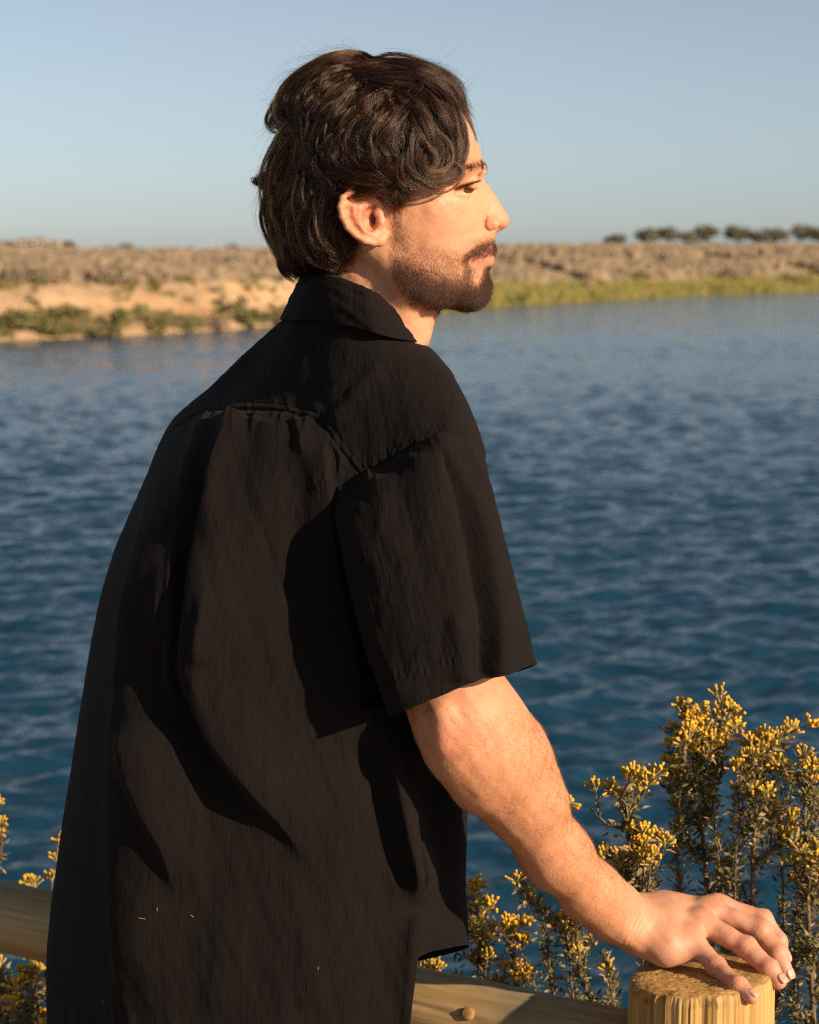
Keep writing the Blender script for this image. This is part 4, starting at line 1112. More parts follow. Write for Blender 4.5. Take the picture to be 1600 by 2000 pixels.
folds = [
 ([(456,806),(430,900),(408,1000),(388,1110),(370,1290),(382,1350),(425,1440),(490,1525),(560,1615),(620,1710)], 34, 15, 105, .38, .25),
 ([(456,804),(442,860),(427,920),(412,1000),(400,1060)], 11, 6, 26, .04, .3),
 ([(440,830),(405,920),(384,1010),(362,1120),(352,1290),(372,1400),(425,1490),(500,1590)], -14, 26, 26, .3, .3),
 ([(352,1000),(346,1090),(343,1200),(341,1330),(352,1420)], 15, 12, 9, .3, .3),
 ([(345,842),(312,940),(286,1050),(264,1200),(248,1400),(241,1600),(244,1800),(250,1990)], 18, 14, 60, .35, .15),
 ([(268,1400),(280,1500),(303,1590),(332,1665),(350,1770)], 17, 14, 75, .2, .3),
 ([(330,1080),(322,1180),(316,1290)], 7, 12, 12, .3, .2),
 ([(632,826),(646,950),(664,1100),(688,1250),(716,1390),(745,1500)], 13, 90, 10, .12, .3),
 ([(598,880),(590,1000),(588,1120),(598,1300)], -6, 30, 22, .2, .3),
 ([(742,1390),(756,1480),(776,1570),(800,1680),(821,1772)], 28, 17, 30, .25, .2),
 ([(712,1420),(735,1520),(765,1640),(792,1740)], -12, 22, 22, .2, .2),
 ([(821,1776),(803,1840),(797,1920),(792,2040)], 8, 16, 30, .1, .1),
 ([(395,806),(372,900),(345,1010)], 5, 12, 22, .15, .4),
 ([(520,806),(528,900),(520,1050)], 4, 20, 26, .12, .4),
 ([(578,815),(592,860),(603,905)], 5, 8, 14, .1, .4),
 ([(420,1130),(405,1230),(402,1300)], 6, 12, 30, .3, .2),
 ([(765,690),(715,745),(672,800),(640,845)], 5, 13, 20, .3, .2),
 ([(690,720),(655,762),(605,808)], 3.5, 12, 16, .3, .2),
 ([(860,700),(885,760),(900,830)], 3, 9, 12, .3, .3),
 ([(645,850),(668,895),(662,950)], 4, 6, 8, .2, .3),
 ([(870,1420),(850,1520),(845,1620),(880,1720),(905,1790)], -6, 30, 24, .2, .2),
 ([(560,1760),(600,1860),(610,1980)], 4, 30, 40, .3, .2),
 ([(420,1720),(430,1850),(410,1990)], 4, 30, 40, .3, .2),
 ([(150,1850),(205,1900),(250,1990)], 5, 14, 20, .3, .2)]
dsp = np.zeros(len(PX))
for f_ in folds: dsp += fold(PX, *f_)
gs = np.random.default_rng(4)
for i in range(26):
    x0 = gs.uniform(385, 625); ln = gs.uniform(25, 90)
    dsp += fold(PX, [(x0, 803), (x0 - gs.uniform(-4, 12), 803 + ln * .5), (x0 - gs.uniform(0, 16), 803 + ln)], gs.uniform(.5, 1.6), 4, 5, .08, .7)
for i in range(16):
    x0 = gs.uniform(110, 260); y0 = 1930 + gs.uniform(0, 50)
    dsp += fold(PX, [(x0, y0), (x0 + 4, y0 + 60), (x0 + 6, y0 + 110)], gs.uniform(.8, 1.8), 5, 5, .2, .2)
yoke = [(352,828),(395,803),(470,798),(540,800),(600,812),(630,826),(664,870),(707,926)]
dy, sy_, _ = seg_dist([tuple(q) for q in arc_resample(np.array(yoke, float), 50)], PX)
# travelling right, the yoke lies on the left hand (above)
above = -sy_ * dy
above = np.where(sy_ * dy < 0, dy, -dy)
dsp += 0.0012 * np.clip(above / 3 + .5, 0, 1) * np.exp(-np.maximum(above, 0) / 45) - 0.0010 * np.exp(-((above + 3.0) / 3.0) ** 2)
dsp -= 0.0007 * np.exp(-((above - 10) / 1.8) ** 2)
pucker = fbm(np.stack([PX[:, 0] / 13, PX[:, 1] / 60], -1), 1.0, 2, 41)
dsp += 0.0006 * pucker * np.exp(-(np.abs(above - 8) / 16) ** 2)
armh = [(640,958),(707,926),(790,886),(868,850),(905,862),(938,884)]
da, sa, _ = seg_dist([tuple(q) for q in arc_resample(np.array(armh, float), 40)], PX)
ab2 = np.where(sa * da < 0, da, -da)
dsp += 0.0015 * np.exp(-((ab2 - 10) / 11) ** 2) + 0.0007 * np.exp(-((ab2 - 12) / 16) ** 2) * fbm(np.stack([PX[:, 0] / 10, PX[:, 1] / 30], -1), 1.0, 2, 43) - .0006 * np.exp(-((ab2 - 21) / 1.8) ** 2)
dsp += 0.0011 * fbm(np.stack([PX[:, 0] / 90, PX[:, 1] / 260], -1), 1.0, 3, 44) + 0.0002 * fbm(np.stack([PX[:, 0] / 16, PX[:, 1] / 60], -1), 1.0, 2, 45)
# below the drop shoulder the cloth tucks in under the sleeve
tuck = np.clip((-ab2 - 10) / 30, 0, 1) * (PX[:, 0] > 700) * (PX[:, 1] < 1380)
dsp = dsp * face - 0.012 * tuck * face
S2 = S.reshape(-1, 3) + N_.reshape(-1, 3) * dsp[:, None]
def metre_uv(G):
    u = np.concatenate([np.zeros((G.shape[0], 1)), np.cumsum(np.linalg.norm(np.diff(G, axis=1), axis=2), 1)], 1)
    v = np.concatenate([np.zeros((1, G.shape[1])), np.cumsum(np.linalg.norm(np.diff(G, axis=0), axis=2), 0)], 0)
    u = np.repeat(u[G.shape[0] // 2][None], G.shape[0], 0)
    return np.stack([u, v], -1).reshape(-1, 2)
shirt = mesh_obj('shirt', S2, grid_faces(NR, NC), m_shirt, person, uv=metre_uv(S))
shirt['label'] = 'loose black crinkled cotton shirt with a back yoke and centre pleat'

sl_rows = [
 [(640,956,1.996),(707,924,1.986),(790,884,1.962),(870,845,1.943),(936,878,2.000),(925,900,2.06),(790,950,2.07),(690,960,2.04)],
 [(646,972,1.985),(712,946,1.958),(795,906,1.938),(873,868,1.930),(941,908,1.990),(930,925,2.06),(790,965,2.07),(690,975,2.04)],
 [(660,1030,1.965),(698,1016,1.926),(800,985,1.915),(885,960,1.915),(950,985,1.978),(935,1000,2.05),(800,1030,2.06),(690,1035,2.03)],
 [(684,1150,1.956),(716,1146,1.906),(822,1118,1.895),(912,1095,1.902),(981,1108,1.968),(960,1130,2.04),(820,1160,2.055),(710,1165,2.02)],
 [(718,1280,1.946),(748,1270,1.895),(850,1236,1.886),(932,1210,1.896),(1016,1215,1.962),(985,1240,2.035),(850,1270,2.05),(745,1285,2.01)],
 [(764,1396,1.938),(786,1389,1.893),(872,1354,1.886),(948,1322,1.898),(1041,1300,1.957),(1002,1315,2.03),(880,1350,2.045),(800,1385,2.01)]]
NR2, NC2 = 300, 420
S = net(sl_rows, 100, 160, True); S = soften(S, 3, True)
S[-1] = net(sl_rows, 100, 160, True)[-1]; S[0] = net(sl_rows, 100, 160, True)[0]
S = catmull(S, np.linspace(0, 99, NR2)); Sx = np.concatenate([S[:, -2:], S, S[:, :3]], 1)
S = np.transpose(catmull(np.transpose(Sx, (1, 0, 2)), np.linspace(2, 162, NC2, endpoint=False)), (1, 0, 2))
N_ = gnormals(S, True)
if ((S - S.mean((0, 1))) * N_).sum() < 0: N_ = -N_
PX = to_px(S.reshape(-1, 3)); face = np.clip(-(N_.reshape(-1, 3) @ FWD) * 2.5 + 0.25, 0, 1)
sf = [([(868,852),(898,930),(922,1030),(944,1140),(957,1240),(952,1330)], 19, 8, 45, .4, .05),
      ([(856,862),(884,930),(908,1030),(930,1140),(943,1240),(940,1330)], -9, 9, 9, .12, .05),
      ([(902,862),(922,930),(935,1010)], 5, 7, 12, .1, .4),
      ([(740,925),(750,1010),(770,1120)], 4, 20, 34, .1, .4),
      ([(820,880),(830,980),(850,1100)], 4, 26, 34, .1, .4),
      ([(700,1080),(735,1190),(790,1340)], -5, 22, 30, .2, .2),
      ([(880,1180),(900,1260),(905,1335)], 5, 22, 20, .3, .1)]
dsp = np.zeros(len(PX))
for f_ in sf: dsp += fold(PX, *f_)
for i in range(30):
    q = arc_resample(np.array(armh, float), 60)[gs.integers(2, 58)]; ln = gs.uniform(15, 60)
    dsp += fold(PX, [(q[0], q[1] + 1), (q[0] + 4, q[1] + ln * .5), (q[0] + 9, q[1] + ln)], gs.uniform(.2, .8), 3.5, 4.5, .1, .7)
hem = [(752,1336),(800,1318),(870,1288),(940,1256),(1022,1234)]
dh, _, _ = seg_dist([tuple(q) for q in arc_resample(np.array(hem, float), 30)], PX)
dsp -= 0.0009 * np.exp(-(dh / 2.2) ** 2); dsp += .0006 * fbm(np.stack([PX[:, 0] / 12, PX[:, 1] / 40], -1), 1, 2, 52) * np.exp(-(dh / 18) ** 2)
dsp += 0.0009 * fbm(np.stack([PX[:, 0] / 70, PX[:, 1] / 200], -1), 1.0, 3, 54) + 0.0002 * fbm(np.stack([PX[:, 0] / 16, PX[:, 1] / 60], -1), 1.0, 2, 55)
vv = np.repeat(np.linspace(0, 1, NR2)[:, None], NC2, 1).ravel()
dsp += 0.0016 * np.exp(-((vv - 1) / .012) ** 2)
S2 = S.reshape(-1, 3) + N_.reshape(-1, 3) * (dsp * face * np.clip(vv / .03, 0, 1))[:, None]
sleeve = mesh_obj('sleeve', S2, grid_faces(NR2, NC2, True), m_shirt, shirt, uv=metre_uv(S))
sm = sleeve.modifiers.new('cloth', 'SOLIDIFY'); sm.thickness = 0.0011; sm.offset = -1
# stitches along the sleeve hem
line = arc_resample(np.array([(836,1276 + 26),(880,1284 - 10),(940,1256)], float), 30)
m_stitch = simple_mat('stitch_thread', (0.05, 0.04, 0.035), (0.075, 0.06, 0.055), 50, .8, 0)
mb = MB(); Sp = to_px(S2); nrm = N_.reshape(-1, 3)
full = arc_resample(np.array(hem, float), 64)
for i in range(0, 63):
    a, b_ = full[i], full[i] * .45 + full[i + 1] * .55
    ends = []
    for q in (a, b_):
        dd_ = ((Sp - q) ** 2).sum(1) + (nrm @ FWD > 0) * 1e6; k = dd_.argmin(); ends.append(S2[k] + nrm[k] * .0004)
    if np.linalg.norm(ends[0] - ends[1]) > 1e-4: mb.tube(ends, [.00028, .00028], 4)
o = mb.build('stitching', m_stitch, shirt); o['kind'] = 'stuff'

col_rows = [
 [(735,582,2.040),(808,652,2.088),(795,640,2.15),(700,575,2.165),(603,550,2.130),(618,546,2.080),(652,549,2.050),(692,562,2.040)],
 [(735,577,2.034),(812,652,2.085),(800,640,2.155),(700,568,2.170),(598,542,2.132),(613,538,2.076),(650,543,2.044),(690,556,2.033)],
 [(738,590,2.030),(815,658,2.084),(808,650,2.155),(700,585,2.178),(588,560,2.136),(603,556,2.076),(643,560,2.042),(690,573,2.029)],
 [(746,622,2.027),(818,664,2.084),(812,660,2.155),(700,615,2.188),(573,592,2.147),(588,588,2.082),(632,592,2.044),(688,604,2.026)],
 [(756,658,2.026),(821,672,2.082),(812,676,2.155),(700,660,2.196),(559,627,2.158),(570,627,2.094),(618,626,2.052),(690,638,2.028)]]
S = net(col_rows, 60, 220, True)
N_ = gnormals(S, True)
if ((S - S.mean((0, 1))) * N_).sum() < 0: N_ = -N_
PX = to_px(S.reshape(-1, 3))
d0 = 0.0008 * fbm(np.stack([PX[:, 0] / 40, PX[:, 1] / 30], -1), 1, 3, 61)
collar = mesh_obj('collar', S.reshape(-1, 3) + N_.reshape(-1, 3) * d0[:, None], grid_faces(60, 220, True), m_shirt, shirt, uv=metre_uv(S))
sm = collar.modifiers.new('cloth', 'SOLIDIFY'); sm.thickness = 0.0022; sm.offset = -1

# bits of dry grass caught in the cloth
m_straw = simple_mat('straw', (0.45, 0.30, 0.16), (0.60, 0.42, 0.24), 50, .8, 0)
G0 = np.asarray([v.co[:] for v in shirt.data.vertices]); Gp = to_px(G0); 
for (x0, y0), (x1, y1) in [((274, 1793), (288, 1794)), ((309, 1772), (310, 1780)), ((623, 1888), (624, 1894)), ((200, 1952), (206, 1958)), ((376, 1786), (380, 1790))]:
    es = []
    for q in ((x0, y0), (x1, y1)):
        dd_ = ((Gp - q) ** 2).sum(1); dd_[G0[:, 1] > 2.2] += 1e6; es.append(G0[dd_.argmin()] + np.array([-.0008, -.0012, 0.0]))
    o = MB().tube(es, [.00022, .00016], 4).build('straw_bit', m_straw, shirt)

# trousers and shoes below the picture
gq = Grid((-0.42, 1.82, -0.02), (0.30, 2.50, 1.0), 0.012); gq.F[:] = .06
gq.chain([hip + np.array([-.02, 0.01, .04]), hip + np.array([-.02, 0.01, -.04])], [.092, .10], .05, flat=((.75, -.66, 0), 1.15))
for sx, sy in ((-.24, 2.21), (-.10, 2.10)):
    gq.chain([(sx, sy, .84), (sx + .01, sy, .48), (sx, sy + .02, .12)], [.10, .078, .066], .03)
Vq, Qq = surfnet(gq.F, gq.lo, gq.h); Vq = relax(Vq, Qq, 2)
m_tr = simple_mat('trouser_cloth', (0.05, 0.045, 0.04), (0.07, 0.062, 0.055), 200, .9, .3, .001)
mesh_obj('trousers', Vq, Qq, m_tr, person)
for sx, sy in ((-.24, 2.21), (-.10, 2.10)):
    gq = Grid((sx - .1, sy - .1, -.03), (sx + .22, sy + .26, .16), .006); gq.F[:] = .06
    gq.chain([(sx - .01, sy, .05), (sx + .05, sy + .07, .042), (sx + .12, sy + .16, .03)], [.046, .046, .036], .02)
    gq.F = np.maximum(gq.F, (0.004 - gq.ax[2])[None, None, :].astype(np.float32))
    Vq, Qq = surfnet(gq.F, gq.lo, gq.h); mesh_obj('shoe', relax(Vq, Qq, 1), Qq, m_tr, person)
# ------------------------------------------------------------------ hair
hair_sil = [(670,98,60),(704,104,60),(730,119,50),(760,114,50),(809,118,50),(854,133,45),(884,154,40),(903,178,30),(910,207,20),(902,215,25),(906,250,34),(903,290,40),(893,322,40),(860,352,50),(825,345,60),(797,365,70),(772,408,60),(745,390,70),(700,480,60),(684,508,50),(662,533,50),(617,541,60),(584,538,60),(552,520,60),(547,500,50),(533,461,50),(517,416,50),(514,382,45),(516,350,45),(520,315,45),(534,281,45),(532,255,45),(522,235,45),(526,205,45),(541,180,50),(556,160,50),(582,136,55),(612,117,60),(640,104,60)]
P_, v_ = [], []
for px, py, r in hair_sil:
    l = H(px, py, 0); P_.append((l[0] * 10, l[2] * 10)); v_.append(0.0)
side_w = [(600,330,70),(650,330,84),(700,330,93),(750,330,93),(800,330,84),(850,330,72),(880,320,62),(600,230,66),(650,230,80),(700,230,88),(750,230,88),(800,230,81),(850,230,69),(885,225,50),
          (650,170,58),(700,165,62),(750,165,62),(800,165,56),(850,175,45),(560,330,50),(560,400,50),(600,400,69),(640,400,79),(700,400,86),(600,470,62),(640,470,70),(570,470,46),(620,515,52),(660,510,52),(560,230,42),(700,360,90),(760,370,84),(860,280,68),(890,280,52)]
# here the middle line is a true silhouette only above and behind; the lower front edge is a fringe, so it keeps its width
open_edge = {(902,215),(906,250),(903,290),(893,322),(860,352),(825,345),(797,365),(772,408),(745,390),(700,480),(684,508),(662,533)}
P_, v_ = [], []
cen = np.array([H(720, 300, 0)[0] * 10, H(720, 300, 0)[2] * 10])
pp = [np.array([H(px, py, 0)[0] * 10, H(px, py, 0)[2] * 10]) for px, py, r in hair_sil]
for i, (px, py, r) in enumerate(hair_sil):
    if (px, py) in open_edge: continue
    P_.append(tuple(pp[i])); v_.append(0.0)
    dr = pp[i] - cen; dr /= np.linalg.norm(dr); e = 3.0
    P_.append(tuple(pp[i] + dr * e * .01)); v_.append(-2 * r * e)
    P_.append(tuple(pp[i] - dr * e * .01)); v_.append(2 * r * e - e * e)
for px, py, W in side_w:
    l = H(px, py, W); P_.append((l[0] * 10, l[2] * 10)); v_.append(float(W * W))
hair_G = TPS(np.array(P_), np.array(v_), 1e-3)
def shell(x, z):
    """half width (m) of the combed hair mass at head frame x, z"""
    return np.sqrt(np.clip(hair_G(np.asarray(x) * 10, np.asarray(z) * 10), 0, 92 ** 2)) / 1000
hx = np.linspace(-.12, .11, 116); hz = np.linspace(-.11, .145, 128)
HX, HZ = np.meshgrid(hx, hz, indexing='ij'); HW = shell(HX, HZ)
SKW = np.sqrt(np.clip(skin_G(HX * 10, HZ * 10), 0, 80 ** 2)) / 1000
def bil(T, x, z):
    fx = np.clip((x - hx[0]) / (hx[1] - hx[0]), 0, len(hx) - 1.001); fz = np.clip((z - hz[0]) / (hz[1] - hz[0]), 0, len(hz) - 1.001)
    i, j = fx.astype(int), fz.astype(int); a, b_ = fx - i, fz - j
    return T[i, j] * (1 - a) * (1 - b_) + T[i + 1, j] * a * (1 - b_) + T[i, j + 1] * (1 - a) * b_ + T[i + 1, j + 1] * a * b_
def on_shell(px, py, lift=0.0):
    W = 60.0
    for _ in range(5):
        l = H(px, py, W); W = float(np.sqrt(max(hair_G(np.array([l[0] * 10]), np.array([l[2] * 10]))[0], 0))); W = min(W, 93)
    return H(px, py, W + lift)
# guide locks: photo positions, radius (px), lift (mm), waviness
G_ = [
 ([(650,113),(700,109),(730,124),(770,120),(820,127),(865,144),(898,174),(907,206)], 10, 0, 1),
 ([(640,128),(700,132),(760,130),(820,141),(868,160),(893,188),(903,213)], 13, 1, 1),
 ([(690,140),(750,148),(810,150),(858,171),(884,205),(900,250),(904,290),(893,325),(868,350),(845,355)], 6, 6, .6),
 ([(760,150),(820,158),(862,185),(888,225),(901,262),(902,300),(890,330),(868,352),(838,352)], 5, 8, .5),
 ([(700,152),(760,165),(820,182),(852,215),(872,250),(880,290),(874,325),(848,347),(818,342)], 10, 5, 1),
 ([(720,172),(780,186),(825,215),(850,250),(862,290),(856,325),(832,342),(808,330)], 13, 5, 1),
 ([(780,195),(815,225),(838,262),(846,300),(838,328),(818,330),(806,312)], 12, 7, 1),
 ([(720,192),(770,210),(800,245),(825,280),(838,310),(826,330),(803,322),(793,300)], 14, 2, 1),
 ([(818,285),(810,318),(826,344),(858,353),(884,342),(896,322),(899,300)], 8, 9, .7),
 ([(830,300),(826,325),(842,340),(866,338),(880,322)], 6, 10, .7),
 ([(812,250),(806,290),(806,325),(822,352),(850,360),(876,352),(893,334)], 6, 7, .5),
 ([(870,190),(884,225),(892,262),(894,300),(884,330)], 5, 4, .5),
 ([(850,160),(880,178),(897,198),(908,212)], 9, -2, .5),
 ([(730,118),(690,103),(650,110),(600,134),(562,162),(542,203),(545,230),(565,246),(592,250)], 6, 5, .3),
 ([(700,112),(650,118),(600,145),(565,180),(552,212),(560,236),(584,247)], 9, 1, .8),
 ([(690,120),(640,132),(592,160),(572,195),(575,228),(598,245)], 13, 0, 1),
 ([(700,135),(645,150),(605,180),(590,212),(598,240)], 14, 0, 1),
 ([(730,140),(670,158),(628,188),(607,225),(598,268)], 15, 0, 1),
 ([(750,158),(705,178),(662,206),(630,245),(610,290),(604,330)], 16, 1, 1),
 ([(790,165),(740,190),(700,225),(672,265),(660,300),(682,322),(722,327),(762,318)], 16, 3, 1),
 ([(800,180),(762,205),(735,240),(712,275),(692,305),(716,330),(758,334),(788,324)], 16, 4, 1),
 ([(800,200),(775,235),(752,270),(738,300),(756,318),(786,314)], 14, 4, 1),
 ([(605,245),(592,290),(597,325),(628,346),(672,352),(714,346)], 14, 3, 1),
 ([(630,240),(614,285),(628,315),(662,332),(704,337)], 13, 4, 1),
 ([(660,250),(645,290),(660,312),(690,322),(730,318)], 12, 4, 1),
 ([(630,322),(672,343),(716,352),(756,348),(788,352),(800,376)], 14, 3, 1),
 ([(600,330),(640,354),(690,366),(738,370),(766,384),(775,404)], 13, 2, 1),
 ([(700,340),(745,356),(772,368),(786,392),(770,412)], 13, 2, .8),
 ([(640,372),(690,368),(735,376),(765,395),(770,412)], 8, 1, .5),
 ([(776,240),(788,285),(784,328),(780,360),(786,388)], 16, 0, .8),
 ([(800,250),(806,290),(800,330),(796,360)], 14, -2, .8),
 ([(700,250),(740,280),(768,304),(784,333),(776,368)], 14, 2, 1),
 ([(600,240),(575,262),(556,295),(540,325),(528,352),(522,380)], 14, 1, .8),
 ([(590,325),(555,333),(522,341),(505,349),(507,362),(524,372)], 9, -6, .5),
 ([(545,182),(531,210),(521,234),(530,247),(548,246)], 8, -1, .4),
 ([(596,262),(574,310),(558,360),(547,410),(550,460),(562,508),(585,532)], 16, 2, 1),
 ([(562,250),(549,300),(539,350),(531,400),(536,450),(553,503),(578,532)], 13, 1, 1),
 ([(545,262),(532,310),(524,352),(520,400),(528,440)], 10, -2, .8),
 ([(615,300),(602,350),(592,400),(593,450),(604,498),(626,530)], 16, 2, 1),
 ([(640,350),(626,400),(625,440),(640,478),(666,494),(692,490)], 14, 4, 1),
 ([(662,372),(652,410),(647,448),(660,476),(692,482)], 10, 2, 1),
 ([(604,400),(607,450),(626,488),(652,508),(676,518)], 13, 4, 1),
 ([(630,450),(640,495),(662,518),(684,506)], 10, 3, 1),
 ([(620,470),(630,510),(648,530),(662,534)], 10, 2, 1),
 ([(574,420),(578,470),(592,514),(622,536),(652,536)], 13, 2, 1),
 ([(590,480),(604,520),(630,540),(655,534)], 9, 0, .6),
 ([(520,382),(516,410),(526,450),(541,490),(552,520),(572,536)], 7, -2, .8),
 ([(560,450),(556,500),(572,530),(600,541)], 8, 0, .6),
 ([(560,200),(566,260),(560,300)], 14, -3, 1), ([(640,200),(620,250),(615,300)], 16, -2, 1), ([(700,200),(680,260),(670,300)], 18, -2, 1),
 ([(660,360),(640,380),(632,420)], 12, -1, 1)]
gh = np.random.default_rng(21)
M_ = 16
def strands_for(line, rad, lift, wav, n, nsub, spread=1.0, deep=0.0):
    pts = np.array([on_shell(x, y, lift * 1.6) for x, y in line])
    C = arc_resample(pts, M_)
    T = np.gradient(C, axis=0); T /= np.linalg.norm(T, axis=1, keepdims=True)
    O = np.stack([C[:, 0] * 2.2 - 0.0, C[:, 1] * 3.5 + .02, C[:, 2] * 2.0], 1); O /= np.linalg.norm(O, axis=1, keepdims=True)
    Bn = np.cross(T, O); Bn /= np.linalg.norm(Bn, axis=1, keepdims=True) + 1e-9; O = np.cross(Bn, T)
    r = rad / 1950 * spread; tt = np.linspace(0, 1, M_)
    L_ = np.linalg.norm(np.diff(C, axis=0), axis=1).sum()
    prof = (0.45 + 0.75 * np.sin(np.pi * np.clip(tt * .9 + .05, 0, 1)) ** .8) * (1 - 0.35 * tt ** 3)
    out = []
    per = max(1, n // nsub)
    for s_ in range(nsub):
        a0 = gh.normal() * .80 * r; b0 = -abs(gh.normal()) * .9 * r + .0025 + gh.normal() * .0016 - deep
        ph = gh.uniform(0, 6.28); fr = gh.uniform(.8, 1.7) * L_ / .10; wa = .0026 * wav * gh.uniform(.4, 1.3)
        t0 = gh.uniform(-.02, .22); t1 = gh.uniform(.80, 1.06)
        sr = r * .15 + .0007
        k = per
        da = gh.normal(size=(k, 1)) * sr * .8; db = gh.normal(size=(k, 1)) * sr * .6
        s0 = np.clip(t0 + gh.normal(size=(k, 1)) * .06, -.02, .5); s1 = np.clip(t1 + gh.normal(size=(k, 1)) * .07, .55, 1.12)
        q = s0 + (s1 - s0) * tt[None]
        idx = np.clip(q, 0, 1) * (M_ - 1); i0 = np.clip(idx.astype(int), 0, M_ - 2); f_ = (idx - i0)[..., None]
        def lerp(A): return A[i0] * (1 - f_) + A[i0 + 1] * f_
        c = lerp(C) + lerp(T) * (np.maximum(q - 1, 0) * L_)[..., None]
        pr = np.interp(q, tt, prof)
        w = wa * np.sin(fr * q * 6.28 + ph) + .0007 * np.sin(fr * 2.3 * q * 6.28 + ph * 3 + da * 800)
        w2 = wa * .7 * np.cos(fr * q * 6.28 + ph * 1.7)
        tipc = 1 - .45 * tt[None] ** 2
        fly = (gh.random((k, 1)) < .10) * gh.normal(size=(k, 1)) * .006
        fly2 = (gh.random((k, 1)) < .10) * np.abs(gh.normal(size=(k, 1))) * .004
        P = c + lerp(Bn) * (a0 * pr + da * tipc + w + fly * tt[None] ** 1.5)[..., None] + lerp(O) * (b0 * pr + db * tipc + w2 + fly2 * tt[None] ** 1.5)[..., None]
        out.append(P)
    return np.concatenate(out)
ST = []
LT = []
for ln, rr in [([(868,222),(893,262),(900,305),(888,338),(858,352),(824,346),(803,326)], 3), ([(850,246),(877,284),(880,318),(860,337),(835,331),(820,310)], 3), ([(826,268),(850,300),(847,325),(828,333),(812,316)], 3),
               ([(884,318),(898,334),(889,351),(868,359)], 1.6), ([(800,286),(796,318),(812,340),(838,350),(860,346)], 3), ([(790,300),(782,330),(788,352),(806,362)], 3), ([(842,190),(872,214),(888,246),(894,284)], 2.5)]:
    LT.append(strands_for(ln, rr, 9, .5, 90, 3))
    ST.append(strands_for(ln, rr * 1.3, 8.5, .5, 110, 3))
for ln, rr in [([(545,262),(560,250),(600,262),(640,300)], 4), ([(610,330),(650,338),(700,352),(750,352)], 4), ([(640,300),(680,296),(720,310),(762,330)], 4), ([(585,340),(575,380),(585,430),(610,470)], 4),
               ([(620,380),(612,420),(628,465),(662,488)], 4), ([(560,400),(566,450),(592,495),(628,512)], 4), ([(720,215),(690,238),(672,268),(676,300)], 4), ([(660,130),(705,126),(752,140),(800,148)], 4)]:
    LT.append(strands_for(ln, rr, 6, 1.2, 80, 3))
for gi, (line, rad, lift, wav) in enumerate(G_):
    L_ = sum(math.hypot(line[i + 1][0] - line[i][0], line[i + 1][1] - line[i][1]) for i in range(len(line) - 1))
    n = int(rad * L_ * 0.34); (LT if gi == 13 else ST).append(strands_for(line, rad, lift, wav, n, max(5, int(rad * 1.1))))
# undercoat: short hairs following the flow of the locks over the whole scalp
flow_p, flow_t = [], []
for line, rad, lift, wav in G_:
    q = arc_resample(np.array(line, float), 24); tq = np.gradient(q, axis=0); tq /= np.linalg.norm(tq, axis=1, keepdims=True)
    flow_p.append(q); flow_t.append(tq)
flow_p = np.concatenate(flow_p); flow_t = np.concatenate(flow_t)
gxp = np.arange(480, 930, 9.0); gyp = np.arange(90, 560, 9.0)
GXp, GYp = np.meshgrid(gxp, gyp, indexing='ij')
d2 = (GXp.ravel()[:, None] - flow_p[:, 0]) ** 2 + (GYp.ravel()[:, None] - flow_p[:, 1]) ** 2
w_ = np.exp(-d2 / (2 * 14 ** 2)) + 1e-12
FL = (w_ @ flow_t) / w_.sum(1, keepdims=True); FL /= np.linalg.norm(FL, axis=1, keepdims=True) + 1e-6
FL = FL.reshape(len(gxp), len(gyp), 2)
hair_poly = [(p[0], p[1]) for p in hair_sil]
n = 26000
sx_ = gh.uniform(500, 915, n * 2); sy_ = gh.uniform(95, 545, n * 2)
ok = inside([(640,104),(704,108),(760,120),(850,138),(900,185),(904,206),(880,212),(858,218),(842,240),(838,300),(800,335),(795,365),(772,408),(760,385),(700,372),(668,378),(660,400),(672,450),(700,482),(684,506),(655,534),(590,536),(552,515),(533,461),(519,416),(516,382),(520,330),(535,281),(540,250),(528,225),(545,180),(590,136)], sx_, sy_)
p = np.stack([sx_[ok], sy_[ok]], 1)[:n]; n = len(p)
dep = gh.uniform(.001, .013, n)
# px -> head frame for the near side through the shell
def px_to_local(p, depth):
    W = np.full(len(p), .06)
    for _ in range(4):
        d_ = FWD + (p[:, :1] - 800) / F_PX * RGT - (p[:, 1:] - 1000) / F_PX * UPV
        # plane of constant outward distance W in the head frame: solve along the ray
        o_ = w2l(CAM); dl = w2l(CAM + d_) - o_
        tt_ = (W - o_[1]) / dl[:, 1]
        Lc = o_ + dl * tt_[:, None]
        W = np.maximum(bil(HW, Lc[:, 0], Lc[:, 2]) - depth, 0.0)
    Lc[:, 1] = W
    return Lc
K_ = 10; pts2 = np.empty((n, K_, 2)); q = p.copy(); stp = gh.uniform(3.2, 6.5, (n, 1)); ang0 = gh.normal(0, .22, n)
for k in range(K_):
    pts2[:, k] = q
    i = np.clip(((q[:, 0] - gxp[0]) / 9 + .5).astype(int), 0, len(gxp) - 1); j = np.clip(((q[:, 1] - gyp[0]) / 9 + .5).astype(int), 0, len(gyp) - 1)
    v = FL[i, j]; a_ = ang0 + .15 * np.sin(k * .9 + ang0 * 20)
    v = np.stack([v[:, 0] * np.cos(a_) - v[:, 1] * np.sin(a_), v[:, 0] * np.sin(a_) + v[:, 1] * np.cos(a_)], 1)
    q = q + v * stp
U = np.empty((n, K_, 3))
for k in range(K_): U[:, k] = px_to_local(pts2[:, k], dep + .002 * abs(k - 4.5) / 4.5)
